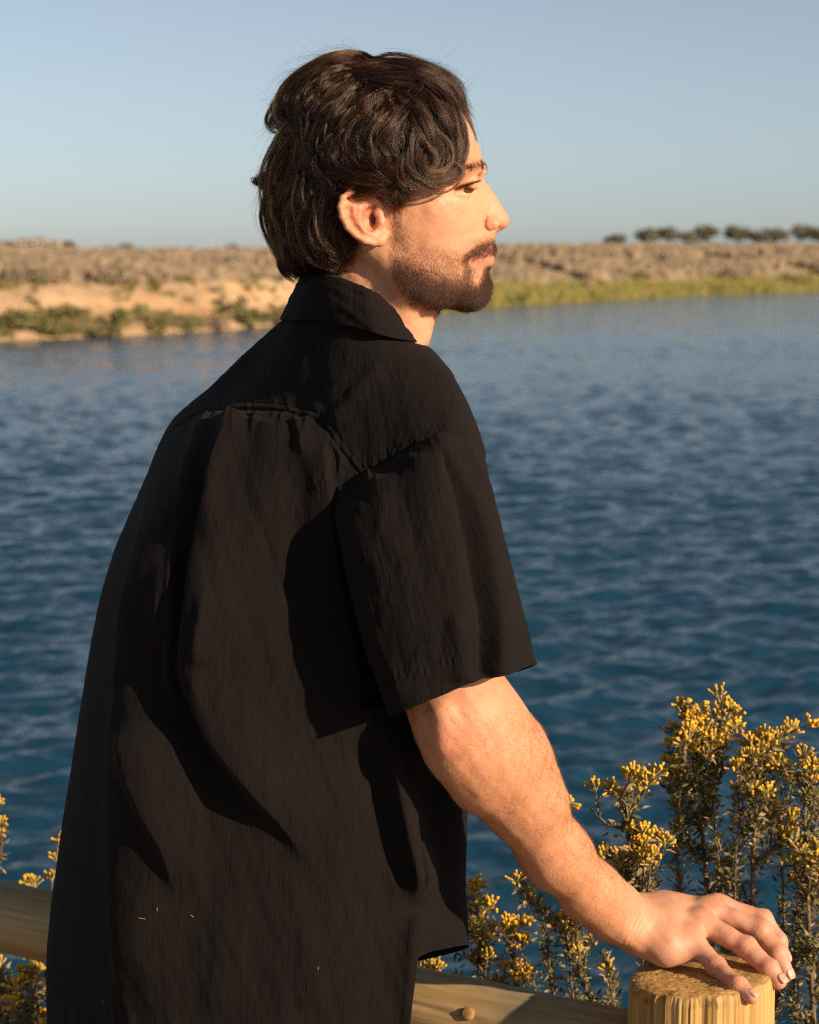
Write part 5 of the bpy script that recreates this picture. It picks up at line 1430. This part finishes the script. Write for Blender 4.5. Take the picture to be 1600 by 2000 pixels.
# loose tousled locks scattered over the mass, each following the flow and curling at its end
def walk(p0, n, stp, turn):
    q = np.array(p0, float); out = [tuple(q)]; tu = 0
    for k in range(n):
        i = int(np.clip((q[0] - gxp[0]) / 9 + .5, 0, len(gxp) - 1)); j = int(np.clip((q[1] - gyp[0]) / 9 + .5, 0, len(gyp) - 1))
        v = FL[i, j]; a_ = turn * (k / n) ** 2 + gh.normal() * .12; v = np.array([v[0] * math.cos(a_) - v[1] * math.sin(a_), v[0] * math.sin(a_) + v[1] * math.cos(a_)])
        q = q + v * stp; out.append(tuple(q))
    return out
for i in range(380):
    p0 = p[gh.integers(0, len(p))]
    if p0[0] > 830 and p0[1] > 190: continue
    ln = walk(p0, 6, gh.uniform(9, 19), gh.normal() * 1.7)
    la = np.array(ln)
    if not inside([(600,142),(650,118),(704,116),(760,128),(850,146),(885,180),(890,205),(850,225),(845,300),(800,335),(795,370),(772,412),(758,385),(700,368),(665,376),(658,400),(670,450),(698,484),(684,508),(655,536),(590,538),(556,510),(540,461),(526,416),(524,382),(530,330),(545,281),(550,250),(540,225),(555,180)], la[:, 0], la[:, 1]).all(): continue
    r_l = gh.uniform(2.0, 5.5)
    S_ = strands_for(ln, r_l, gh.uniform(.5, 6.5), 1.2, int(gh.uniform(45, 120)), 3)
    if np.isfinite(S_).all(): ST.append(S_)
for i in range(26):                                   # ends flicking out round the nape and the ear
    x0 = gh.uniform(556, 690); y0 = 540 - (x0 > 650) * (x0 - 650) * .9 + gh.normal() * 5
    ln = [(x0 - 14, y0 - 44), (x0 - 8, y0 - 22), (x0, y0 - 6), (x0 + gh.normal() * 6 + 4, y0 + gh.uniform(0, 8))]
    ST.append(strands_for(ln, gh.uniform(2.5, 5), gh.uniform(0, 3), .6, 60, 3))
top_strands = np.concatenate(ST)
lm = gh.random(len(top_strands)) < .18; light_strands = np.concatenate(LT + [top_strands[lm]]); top_strands = top_strands[~lm]
# stray hairs standing off the outline
def stray(lines, cnt, jit):
    out = []
    for L0 in lines:
        pts = np.array([H(x, y, gh.uniform(-15, 25)) for x, y in L0]); C = arc_resample(pts, K_)
        for _ in range(cnt):
            off = gh.normal(size=3) * jit; sc2 = gh.normal(size=3) * jit * 1.3
            out.append(C + off + np.linspace(0, 1, K_)[:, None] ** 1.5 * sc2)
    return out
sl_ = [[(560,165),(535,195),(522,235),(513,258),(500,255),(494,238)],[(548,180),(528,215),(518,250),(512,268)],[(590,135),(560,140),(530,165),(512,200)],[(640,105),(600,108),(560,125),(530,150)],
       [(720,110),(680,92),(640,98),(600,122),(560,150)],[(700,103),(665,90),(625,100),(590,120)],[(520,370),(500,395),(498,430),(510,460),(530,482)],[(518,365),(505,400),(506,435),(520,462)],[(540,255),(520,290),(512,330),(505,350)],
       [(750,100),(790,103),(820,120),(850,150),(875,190)],[(760,112),(810,112),(860,130),(895,165),(912,205)],[(905,190),(916,215),(914,240)],[(700,98),(720,110),(760,108),(800,112)],
       [(546,505),(552,525),(560,545)],[(570,535),(580,548),(586,552)],[(893,322),(898,338),(882,358),(858,372),(840,374)],[(896,325),(902,340),(890,356),(868,362)],[(850,355),(838,372),(820,378)],[(905,200),(914,230),(916,262),(906,290)]]
SR = stray(sl_, 7, .0016)
for _ in range(260):
    k = gh.integers(0, len(hair_sil)); px, py, _r = hair_sil[k]
    if (px, py) in open_edge and gh.random() < .8: continue
    dx, dy_ = px - 710, py - 300; l_ = math.hypot(dx, dy_); dx /= l_; dy_ /= l_; tx, ty = dy_ * (1 if gh.random() < .6 else -1), -dx * (1 if gh.random() < .6 else -1)
    a_ = gh.uniform(.1, .6); ln = gh.uniform(20, 60); px += gh.normal() * 10; py += gh.normal() * 10
    L0 = [(px - dx * 8, py - dy_ * 8), (px + (dx * a_ + tx) * ln * .4, py + (dy_ * a_ + ty) * ln * .4), (px + (dx * a_ * 1.2 + tx * .9) * ln * .8, py + (dy_ * a_ * 1.2 + ty * .9) * ln * .8), (px + (dx * a_ * .8 + tx) * ln, py + (dy_ * a_ * .8 + ty) * ln)]
    SR += stray([L0], 1, .0010)
SR = np.array(SR)

def hair_mat(name, melanin, red, rough=.32, rr=.4, rand=.25):
    m = bpy.data.materials.new(name); m.use_nodes = True; t = m.node_tree; t.nodes.clear()
    out = t.nodes.new('ShaderNodeOutputMaterial'); h = t.nodes.new('ShaderNodeBsdfHairPrincipled')
    h.model = 'CHIANG'; h.parametrization = 'MELANIN'
    h.inputs['Melanin'].default_value = melanin; h.inputs['Melanin Redness'].default_value = red
    h.inputs['Roughness'].default_value = rough; h.inputs['Radial Roughness'].default_value = rr
    h.inputs['Random Color'].default_value = rand; h.inputs['Random Roughness'].default_value = .2
    h.inputs['Coat'].default_value = 0.0
    t.links.new(h.outputs[0], out.inputs[0]); return m
def curves_obj(name, polys, rad, mat, parent, tip=.3, frame=None):
    sizes = []; P = []; Rr = []
    for A, r0 in zip(polys, rad):
        n, k, _ = A.shape
        sizes += [k] * n; P.append(A.reshape(-1, 3)); t_ = np.linspace(0, 1, k)
        Rr.append(np.tile(r0 * (1 - (1 - tip) * t_ ** 2), n))
    P = np.concatenate(P).astype(np.float32); Rr = np.concatenate(Rr).astype(np.float32)
    hc = bpy.data.hair_curves.new(name); hc.add_curves(sizes)
    hc.points.foreach_set('position', P.ravel())
    a = hc.attributes.get('radius') or hc.attributes.new('radius', 'FLOAT', 'POINT'); a.data.foreach_set('value', Rr)
    hc.materials.append(mat)
    o = bpy.data.objects.new(name, hc); col.objects.link(o)
    o.parent = parent; o.matrix_parent_inverse = Matrix.Translation(-Vector(parent.location)); o['kind'] = 'stuff'
    return o
m_hair = hair_mat('dark_brown_hair', 0.79, 0.80, .28, .34, .4)
# the mass of hair under the strands
gc = Grid((-0.118, -.0015 * 2.5, -0.13), (0.112, 0.10, 0.145), .0018)
X, Z = np.meshgrid(gc.ax[0], gc.ax[2], indexing='ij')
Wc = np.maximum(bil(HW, X, Z) - .0085, 0); Gc = Wc ** 2
Lp = loc_px(np.stack([X, Wc, Z], -1).reshape(-1, 3))
capm = inside([(590,136),(640,112),(704,112),(760,126),(850,146),(888,188),(868,205),(850,225),(834,260),(830,320),(795,335),(788,365),(770,396),(700,364),(664,372),(655,400),(668,450),(690,478),(676,502),(650,528),(594,530),(560,512),(540,461),(526,416),(522,382),(528,330),(543,281),(548,250),(536,225),(552,180)], Lp[:, 0], Lp[:, 1]).reshape(X.shape)
Gc = np.where(capm, Gc, -1e-4)
Yc_ = gc.ax[1][None, :, None]
gc.F = ((Yc_ ** 2 - Gc[:, None, :]) / np.sqrt(4 * Yc_ ** 2 + 2e-3)).astype(np.float32)
gc.F = np.maximum(gc.F, np.where(Gc > 0, -1, .002)[:, None, :]).astype(np.float32)
Fp = gc.F[:, 3:, :]; Ff = np.concatenate([Fp[:, ::-1], Fp], 1)
Vc, Qc = surfnet(Ff, np.array([gc.lo[0], -gc.ax[1][3] - gc.h * (Fp.shape[1] - 1), gc.lo[2]]), gc.h)
Vc = relax(Vc, Qc, 6, .6)
m_cap, t, b = new_mat('hair_mass'); b.inputs['Base Color'].default_value = (0.012, 0.007, 0.004, 1); b.inputs['Roughness'].default_value = .7; b.inputs['Specular IOR Level'].default_value = .1
hair = mesh_obj('hair', l2w(Vc), Qc[:, ::-1], m_cap, person)
hair['label'] = 'wavy dark brown swept back hair'
far_m = top_strands[gh.random(len(top_strands)) < .45] * [1, -1, 1]
Uf = U[gh.random(len(U)) < .6] * [1, -1, 1]
curves_obj('hair_strand', [l2w(top_strands), l2w(far_m), l2w(U), l2w(Uf), l2w(SR)], [.00007, .00008, .00006, .00008, .000045], m_hair, hair)
m_hair2 = hair_mat('highlight_hair', 0.56, 0.85, .28, .34, .4)  # lighter brown lock, plus strands that paint the sheen into the hair colour
curves_obj('hair_strand', [l2w(light_strands)], [.000065], m_hair2, hair)

# ----- beard, moustache, eyebrows, lashes, arm hair
def sample_on(V, Q, N, dens, n, g):
    area = np.linalg.norm(np.cross(V[Q[:, 2]] - V[Q[:, 0]], V[Q[:, 3]] - V[Q[:, 1]]), axis=1)
    w = area * dens[Q].mean(1); w /= w.sum()
    k = g.choice(len(Q), n, p=w); a, b_ = g.random((2, n, 1)); q = Q[k]
    P = (V[q[:, 0]] * (1 - a) + V[q[:, 1]] * a) * (1 - b_) + (V[q[:, 3]] * (1 - a) + V[q[:, 2]] * a) * b_
    Nn = N[q].mean(1); Nn /= np.linalg.norm(Nn, axis=1, keepdims=True); return P, Nn
def tuft(P, Nn, D_, L_, lay, curl, g, K=5):
    n = len(P); D_ = D_ - (D_ * Nn).sum(1, keepdims=True) * Nn; D_ /= np.linalg.norm(D_, axis=1, keepdims=True) + 1e-9
    jit = g.normal(size=(n, 3)) * .35; D_ = D_ + jit; D_ -= (D_ * Nn).sum(1, keepdims=True) * Nn
    B_ = np.cross(D_, Nn); out = np.empty((n, K, 3)); ph = g.normal(size=(n, 1)) * curl
    for k in range(K):
        s = k / (K - 1)
        out[:, k] = P - Nn * .0004 + L_[:, None] * (s * (1 - lay[:, None]) * Nn * (1 - .35 * s) + s * lay[:, None] * D_) + B_ * ph * s * s * L_[:, None]
    return out
gbr = np.random.default_rng(33)
Vl = Vh; Nl = vnormals(Vl, Qh); 
if ((Vl - Vl.mean(0)) * Nl).sum() < 0: Nl = -Nl
sgn = np.sign(Vl[:, 1] + 1e-9)
dens = bdens.copy()
P, Nn = sample_on(Vl, Qh, Nl, dens, 38000, gbr)
px_ = loc_px(np.stack([P[:, 0], np.abs(P[:, 1]), P[:, 2]], -1))
chin, _, _ = seg_dist([(790, 550), (850, 578), (900, 590), (945, 580), (962, 550)], px_)
mus, _, _ = seg_dist([(976, 478), (956, 481), (937, 491), (921, 505)], px_)
Lb = .0040 + .0075 * np.clip(1.25 - chin / 45, 0, 1); Lb = np.where(mus < 14, .0085, Lb); Lb *= gbr.uniform(.6, 1.25, len(P))
side = np.sign(P[:, 1])[:, None]
Db = np.tile([[.10, 0, -1.0]], (len(P), 1)); Db = np.where((px_[:, 0] > 900)[:, None] & (mus > 14)[:, None], [[.22, 0, -1]], Db)
Db = np.where((mus < 14)[:, None], np.concatenate([np.full((len(P), 1), -.30), .55 * side, np.full((len(P), 1), -.8)], 1), Db)
lay = np.clip(np.where(mus < 14, .80, .70 - .22 * np.clip(1.2 - chin / 30, 0, 1)), 0, 1) * np.ones(len(P))
BE = tuft(P, Nn, Db, Lb, lay, .35, gbr)
m_beard = hair_mat('beard_hair', 0.72, 0.66, .4, .5, .35)
beard = curves_obj('beard', [l2w(BE)], [.00006], m_beard, person)
# eyebrows on both sides
def brow_d(PXq):
    d, _, arc = seg_dist([(878, 340), (893, 333), (912, 328.5), (930, 328), (944, 327)], PXq)
    return np.clip(1.3 - d / (2.2 + 3.2 * np.clip(arc * 1.6, 0, 1)), 0, 1)
dens = brow_d(Vh_px) * (np.abs(Vl[:, 1]) > .005)
P, Nn = sample_on(Vl, Qh, Nl, dens, 4600, gbr)
sd_ = np.sign(P[:, 1])[:, None]
Db = np.concatenate([np.full((len(P), 1), -.8), .6 * sd_, np.full((len(P), 1), .15)], 1)
BR = tuft(P, Nn, Db, gbr.uniform(.004, .0075, len(P)), np.full(len(P), .93), .15, gbr)
curves_obj('eyebrow', [l2w(BR)], [.00006], m_hair, person)
LS = []
for s_ in (1, -1):
    up = arc_resample(np.array([H(889, 367, 49.5), H(900, 363.5, 47.5), H(911, 359, 45), H(923, 355, 37.5), H(929, 353, 31)]), 90)
    for c_ in up:
        if gbr.random() < .1: continue
        for _ in range(8):
            t_ = np.linspace(0, 1, 5)[:, None]
            dr = np.array([.8 + gbr.normal() * .15, .5 + gbr.normal() * .1, -.28 + gbr.normal() * .12]); L0 = gbr.uniform(.005, .0085)
            A = c_ + np.array([0, .0003, 0]) + gbr.normal(size=3) * .0003 + dr * L0 * t_ + np.array([0, 0, .35 * L0]) * t_ ** 2
            LS.append(A * [1, s_, 1])
    lowl = arc_resample(np.array([H(890, 370, 49.5), H(901, 367, 47), H(912, 363, 44.5), H(922, 359.5, 37.5)]), 50)
    for c_ in lowl:
        t_ = np.linspace(0, 1, 5)[:, None]; L0 = gbr.uniform(.002, .004)
        LS.append((c_ + np.array([.5, .5, -.6 + gbr.normal() * .2]) * L0 * t_) * [1, s_, 1])
curves_obj('eyelash', [l2w(np.array(LS))], [.00007], m_hair, person)
# fine hair on the forearm
Pxa = to_px(Va); dens = np.clip((1235 - Pxa[:, 0]) / 60, 0, 1) * (Pxa[:, 1] > 1380)
edge, _, _ = seg_dist([(1040, 1420), (1100, 1540), (1150, 1640), (1200, 1700), (1245, 1740)], Pxa); dens *= .35 + np.exp(-(edge / 40) ** 2)
Nv = vnormals(Va, Qa); 
P, Nn = sample_on(Va, Qa, Nv, dens, 7500, gbr)
Db = np.tile([[.55, -.15, -.8]], (len(P), 1)) + gbr.normal(size=(len(P), 3)) * .3
AR = tuft(P, Nn, Db, gbr.uniform(.005, .014, len(P)), np.full(len(P), .80), .45, gbr, 6)
m_arm = hair_mat('arm_hair', 0.58, 0.8, .4, .5, .4)
curves_obj('arm_hair', [AR], [.00005], m_arm, person)
# short hairs fading down the nape and in front of the ear
nape_d = (inside([(600,536),(662,528),(690,500),(720,500),(716,530),(690,560),(640,560)], Vh_px[:, 0], Vh_px[:, 1]) | inside([(756,392),(782,398),(786,425),(776,440),(762,430)], Vh_px[:, 0], Vh_px[:, 1])).astype(float)
P, Nn = sample_on(Vl, Qh, Nl, nape_d, 1800, gbr)
NP = tuft(P, Nn, np.tile([[.1, 0, -1.]], (len(P), 1)), gbr.uniform(.003, .007, len(P)), np.full(len(P), .85), .3, gbr)
curves_obj('nape_hair', [l2w(NP)], [.00004], m_beard, hair)
# ------------------------------------------------------------------ flowering shrubs behind the fence
gp_ = np.random.default_rng(77)
def leaf_mat():
    m, t, b = new_mat('leaf')
    ge = nd(t, 'ShaderNodeNewGeometry')
    r = ramp(t, [(0.0, (0.06, 0.075, 0.02)), (0.35, (0.15, 0.14, 0.04)), (0.62, (0.24, 0.19, 0.075)), (0.85, (0.34, 0.23, 0.12)), (1.0, (0.42, 0.29, 0.17))], ge.outputs['Random Per Island'])
    t.links.new(r.outputs[0], b.inputs['Base Color']); b.inputs['Roughness'].default_value = .6; b.inputs['Specular IOR Level'].default_value = .3
    return m
m_leaf = leaf_mat()
m_stem = simple_mat('plant_stem', (0.10, 0.065, 0.035), (0.20, 0.14, 0.075), 60, .8, .2)
m_flower, t, b = new_mat('flower_head')
ge = nd(t, 'ShaderNodeNewGeometry')
r1 = ramp(t, [(0.0, (0.80, 0.50, 0.03)), (0.5, (0.80, 0.38, 0.025)), (1.0, (0.72, 0.25, 0.03))], ge.outputs['Random Per Island'])
r2 = ramp(t, [(0.0, (0.26, 0.24, 0.04)), (0.6, (0.42, 0.30, 0.08)), (1.0, (0.48, 0.30, 0.14))], ge.outputs['Random Per Island'])
t.links.new(mixc(t, attr(t, 'Col'), r2.outputs[0], r1.outputs[0]), b.inputs['Base Color']); b.inputs['Roughness'].default_value = .65; b.inputs['Specular IOR Level'].default_value = .2
b.inputs['Subsurface Weight'].default_value = .0
def floret(c, d, L, w, g):
    """a bud: green cup below, coloured tuft above"""
    d = d / np.linalg.norm(d); u = np.cross(d, g.normal(size=3)); u /= np.linalg.norm(u); v = np.cross(d, u)
    V, Fc, Cc = [], [], []
    prof = [(0, .25, 0), (.25, .75, 0), (.55, .9, 0), (.72, .82, .3), (.80, 1.0, 1), (1.0, .72, 1)]
    k = 6
    for t_, r_, cc in prof:
        for q in range(k):
            a = 6.283 * q / k; rr = r_ * w * (1 + (.18 * g.normal() if cc == 1 else 0))
            V.append(c + d * L * t_ + rr * (math.cos(a) * u + math.sin(a) * v)); Cc.append((cc,) * 3)
    n = len(V); V.append(c + d * L * .97); Cc.append((1, 1, 1))
    for i in range(len(prof) - 1):
        for q in range(k): Fc.append((i * k + q, i * k + (q + 1) % k, (i + 1) * k + (q + 1) % k, (i + 1) * k + q))
    for q in range(k): Fc.append((n - k + q, n - k + (q + 1) % k, n))
    return V, Fc, Cc
heads = []
for v_ in range(9):
    V, Fc, Cc = [], [], []
    nf = gp_.integers(12, 20); openn = v_ % 3
    for i in range(nf):
        a = gp_.uniform(0, 6.283); e = gp_.uniform(.0, 1.15) ** .8
        d = np.array([math.sin(e) * math.cos(a), math.sin(e) * math.sin(a), math.cos(e)])
        L = gp_.uniform(.0075, .0115); w = gp_.uniform(.0013, .0020) * (1.2 if openn == 0 else 1)
        base_ = d * gp_.uniform(.003, .0085) + np.array([0, 0, -.004])
        v, f_, c_ = floret(base_, d + .25 * gp_.normal(size=3), L, w, gp_); o = len(V)
        V += v; Fc += [tuple(q + o for q in ff) for ff in f_]; Cc += [tuple(x * (1 if openn != 2 else .45) for x in cc) for cc in c_]
        # its stalk
        o = len(V); s_ = np.array([.0004, 0, 0]); q2 = np.array([0, .0004, 0]); r0 = np.array([0, 0, -.010])
        V += [r0 - s_, r0 + s_, base_ + s_, base_ - s_]; Fc.append((o, o + 1, o + 2, o + 3)); Cc += [(0, 0, 0)] * 4
    ob = mesh_obj('flower_head', np.array(V), Fc, m_flower, None, True, colors={'Col': np.array(Cc, float)})
    heads.append(ob.data); bpy.data.objects.remove(ob)
def leaves(pts, n, g, size=.009, spread=.010):
    n = int(n * 1.0)
    """n folded blades sprouting from random spots of polylines"""
    V = np.empty((n, 6, 3)); segs = []
    for P in pts:
        for a, b_ in zip(P[:-1], P[1:]): segs.append((a, b_, np.linalg.norm(np.subtract(b_, a))))
    w = np.array([s[2] for s in segs]); k = g.choice(len(segs), n, p=w / w.sum())
    A = np.array([s[0] for s in segs])[k]; B = np.array([s[1] for s in segs])[k]; f_ = g.random((n, 1))
    c = A + (B - A) * f_; ax = (B - A) / (np.linalg.norm(B - A, axis=1, keepdims=True) + 1e-9)
    out = g.normal(size=(n, 3)); out -= (out * ax).sum(1, keepdims=True) * ax; out /= np.linalg.norm(out, axis=1, keepdims=True)
    d = out + ax * g.uniform(.1, 1.3, (n, 1)); d /= np.linalg.norm(d, axis=1, keepdims=True)
    s = np.cross(d, ax + .4 * g.normal(size=(n, 3))); s /= np.linalg.norm(s, axis=1, keepdims=True) + 1e-9
    up = np.cross(s, d)
    L = size * g.uniform(.55, 1.5, (n, 1)); W = L * g.uniform(.14, .24, (n, 1)); c = c + out * spread * g.random((n, 1)) ** 2
    curl = g.normal(size=(n, 1)) * .35
    V[:, 0] = c; V[:, 1] = c + d * L * .45 + s * W + up * L * .10 * curl; V[:, 2] = c + d * L + up * L * curl * .8 
    V[:, 3] = c + d * L * .45 - s * W + up * L * .10 * curl; V[:, 4] = c + d * L * .5 - up * W * .5 + up * L * .2 * curl; V[:, 5] = V[:, 2]
    i = np.arange(n)[:, None] * 6
    Q = np.concatenate([i + np.array([[0, 1, 2, 4]]), i + np.array([[0, 4, 2, 3]])])
    return V.reshape(-1, 3), Q
GP = 'yellow flowered shrubs behind the fence'
def plant(label, root_px, Y, tips, trunk, nleaf, twigs=True, size=.0088, extra=()):
    """tips: flower positions in the photo; trunk: photo polyline up from below the frame"""
    zb = near_z(Y); rp = atz(root_px, 1000 + 1, zb) if False else None
    base_top = at(*trunk[0], Y); root = np.array([base_top[0] * 1.0, Y + .0, zb - .02])
    rt = empty('flowering_shrub', tuple(root)); tag(rt, label, 'shrub', GP)
    T = [root, root * .5 + base_top * .5 + gp_.normal(size=3) * .01] + [at(x, y, Y + gp_.normal() * .012) for x, y in trunk]
    T = [np.array(p) for p in arc_resample(np.array(T), 26)]
    mb = MB().tube(T, list(np.linspace(.0055, .0022, len(T))), 6)
    lines = [T[6:]]; Tpx = to_px(np.array(T))
    hd = []
    for (x, y) in tips:
        yy = Y + gp_.normal() * .035; tip = at(x, y + 12, yy)
        cand = [(abs(Tpx[i][0] - x) * .8 + abs(Tpx[i][1] - (y + 85))) for i in range(len(T))]
        k = int(np.argmin(cand)); st = T[k]
        mid = st * .45 + tip * .55 + np.array([0, 0, -.012]) + gp_.normal(size=3) * .006
        br = [tuple(p) for p in arc_resample(np.array([st, mid, tip]), 7)]
        mb.tube(br, list(np.linspace(.0019, .0009, 7)), 5); lines.append([np.array(p) for p in br])
        hd.append((tip, np.array(br[-1]) - np.array(br[-3])))
        if twigs:
            for _ in range(2):
                p0 = np.array(br[gp_.integers(2, 6)]); dv2 = np.array([gp_.normal() * .5, gp_.normal() * .5, 1.0]) * gp_.uniform(.012, .03)
                tw = [p0, p0 + dv2 * .5 + gp_.normal(size=3) * .003, p0 + dv2]; mb.tube(tw, [.0008, .0006, .0005], 4)
                if gp_.random() < .3: hd.append((tw[-1], dv2))
    for ex in extra:
        br = [at(x, y, Y + gp_.normal() * .03) for x, y in ex]; br = [np.array(p) for p in arc_resample(np.array(br), 14)]
        mb.tube(br, list(np.linspace(.0028, .0010, 14)), 5); lines.append(br); lines.append(br)
    for _ in range(int(len(T) * .9)):           # leafy side twigs low down
        k = gp_.integers(3, len(T) - 2); p0 = T[k]; dv2 = np.array([gp_.normal() * .8, gp_.normal() * .6, .9]) * gp_.uniform(.02, .06)
        tw = [p0, p0 + dv2 * .55 + gp_.normal(size=3) * .005, p0 + dv2]; mb.tube(tw, [.0013, .001, .0006], 4); lines.append(tw); lines.append(tw)
    mb.build('stem', m_stem, rt, True)
    V, Q = leaves(lines, nleaf, gp_, size)
    o = mesh_obj('foliage', V, Q, m_leaf, rt, False); o['kind'] = 'stuff'
    for tip, d in hd:
        me = heads[gp_.integers(0, 9)]; o = bpy.data.objects.new('flower_head', me); col.objects.link(o)
        o.parent = rt; o.location = Vector(tuple(tip - root)); q = Vector(tuple(d / np.linalg.norm(d) + np.array([0, -.15, .5]))).to_track_quat('Z', 'Y')
        o.rotation_mode = 'QUATERNION'; o.rotation_quaternion = q; s_ = gp_.uniform(.85, 1.25); o.scale = (s_, s_, s_)
plant('tallest yellow flowered shrub, rising right behind the resting hand', 1400, 2.42,
      [(1330,1368),(1350,1384),(1372,1392),(1406,1374),(1424,1368),(1434,1382),(1438,1408),(1316,1412),(1306,1442),(1330,1436),(1352,1424),(1374,1418),(1392,1432),(1412,1430),(1400,1446),(1350,1456),(1320,1498),(1310,1516),(1336,1508),(1325,1560),(1326,1596),(1372,1478),(1396,1498),(1350,1530)],
      [(1395, 2080), (1388, 1900), (1378, 1700), (1366, 1560), (1362, 1440), (1372, 1400)], 5200,
      extra=[[(1385, 2050), (1340, 1850), (1322, 1640), (1330, 1540)], [(1400, 2050), (1420, 1850), (1400, 1650), (1390, 1540)]])
plant('wide yellow flowered shrub just right of the tallest one', 1470, 2.38,
      [(1546,1414),(1530,1424),(1514,1424),(1498,1436),(1484,1446),(1468,1442),(1454,1464),(1470,1462),(1492,1458),(1438,1486),(1460,1492),(1482,1500),(1534,1484),(1520,1498),(1546,1512),(1500,1534),(1470,1540),(1440,1530),(1500,1562),(1516,1582),(1528,1628),(1546,1600)],
      [(1480, 2080), (1474, 1900), (1470, 1720), (1476, 1590), (1488, 1480), (1512, 1440)], 5600,
      extra=[[(1470, 2060), (1440, 1880), (1436, 1700), (1446, 1580)], [(1500, 2060), (1530, 1880), (1528, 1700), (1520, 1560)], [(1480, 1900), (1460, 1760), (1415, 1680)]])
plant('yellow flowered shrub cut by the right edge of the picture', 1600, 2.36,
      [(1570,1462),(1568,1486),(1588,1482),(1602,1492),(1596,1508),(1592,1650),(1600,1668),(1586,1676),(1604,1690),(1548,1672),(1556,1708),(1576,1700),(1575,1640),(1600,1560)],
      [(1590, 2080), (1584, 1900), (1576, 1720), (1572, 1600), (1574, 1500)], 5000,
      extra=[[(1600, 2060), (1612, 1850), (1606, 1700)], [(1560, 2060), (1552, 1900), (1560, 1760), (1580, 1640)]])
plant('slim yellow flowered stem standing alone between forearm and tallest shrub', 1230, 2.30,
      [(1162,1524),(1192,1528),(1204,1536),(1216,1544),(1236,1502),(1252,1504),(1262,1520),(1248,1534)],
      [(1262, 2080), (1258, 1900), (1248, 1760), (1238, 1690), (1222, 1600), (1212, 1566)], 1500)
plant('short bright yellow cluster above the wrist', 1260, 2.29,
      [(1262,1612),(1240,1630),(1252,1640),(1204,1662),(1216,1674),(1228,1664),(1246,1664),(1258,1672),(1272,1658),(1300,1636)],
      [(1272, 2080), (1270, 1920), (1262, 1800), (1252, 1720), (1246, 1670)], 2200)
plant('leafy shrub under the forearm beside the post', 1140, 2.40,
      [(1010,1706),(1108,1558),(1098,1786),(1112,1778),(1122,1792),(1034,1740),(1150,1830),(1130,1850),(1185,1880)],
      [(1170, 2080), (1160, 1980), (1130, 1890), (1090, 1810), (1040, 1740), (1018, 1716)], 3600,
      extra=[[(1150, 2080), (1120, 1950), (1110, 1840)], [(1190, 2080), (1200, 1950), (1180, 1860)], [(1130, 2080), (1090, 1980), (1070, 1860), (1060, 1790)]])
plant('dark stemmed shrub with yellow heads beside the front of the shirt', 960, 2.46,
      [(934,1716),(908,1722),(922,1728),(954,1758),(942,1772),(916,1780),(944,1808),(936,1816),(952,1830),(930,1858),(952,1858),(918,1806)],
      [(960, 2080), (956, 1960), (946, 1880), (940, 1820), (930, 1760), (930, 1736)], 1500)
plant('small yellow headed sprig between two darker shrubs under the arm', 1000, 2.50,
      [(990,1804),(1002,1798),(1020,1830),(1010,1878),(985,1880),(970,1910)],
      [(1010, 2080), (1008, 1960), (1002, 1890), (996, 1830)], 1800,
      extra=[[(1040, 2080), (1050, 1980), (1040, 1900)], [(900, 2080), (905, 1960), (890, 1890)]])
plant('yellow flowers peeping out below the shirt hem', 830, 2.38,
      [(826,1886),(838,1884),(850,1896),(818,1896)], [(840, 2080), (836, 1960), (832, 1910)], 500)
plant('blurred yellow flowers cut by the left edge above the rail', -10, 2.75,
      [(-6,1562),(2,1596),(-2,1620)], [(-20, 2080), (-14, 1900), (-8, 1700), (-6, 1640)], 500, False)
plant('orange flower heads just left of the shirt above the rail', 110, 2.72,
      [(122,1630),(113,1664),(100,1700),(52,1712),(66,1716)], [(120, 2080), (118, 1900), (114, 1780), (112, 1720)], 600, False)
plant('dark leafy shrub under the rail at the left edge', 40, 2.62,
      [(2,1872),(30,1912),(74,1886),(90,1884),(98,1944),(84,1974),(60,1900)], [(60, 2140), (56, 2060), (44, 1960), (40, 1920)], 3200, size=.012,
      extra=[[(10, 2140), (6, 2020), (4, 1900)], [(90, 2140), (94, 2040), (90, 1910)], [(30, 2140), (24, 2000), (30, 1920)], [(110, 2140), (120, 2000), (104, 1900)], [(-30, 2140), (-20, 2000), (-10, 1880)]])
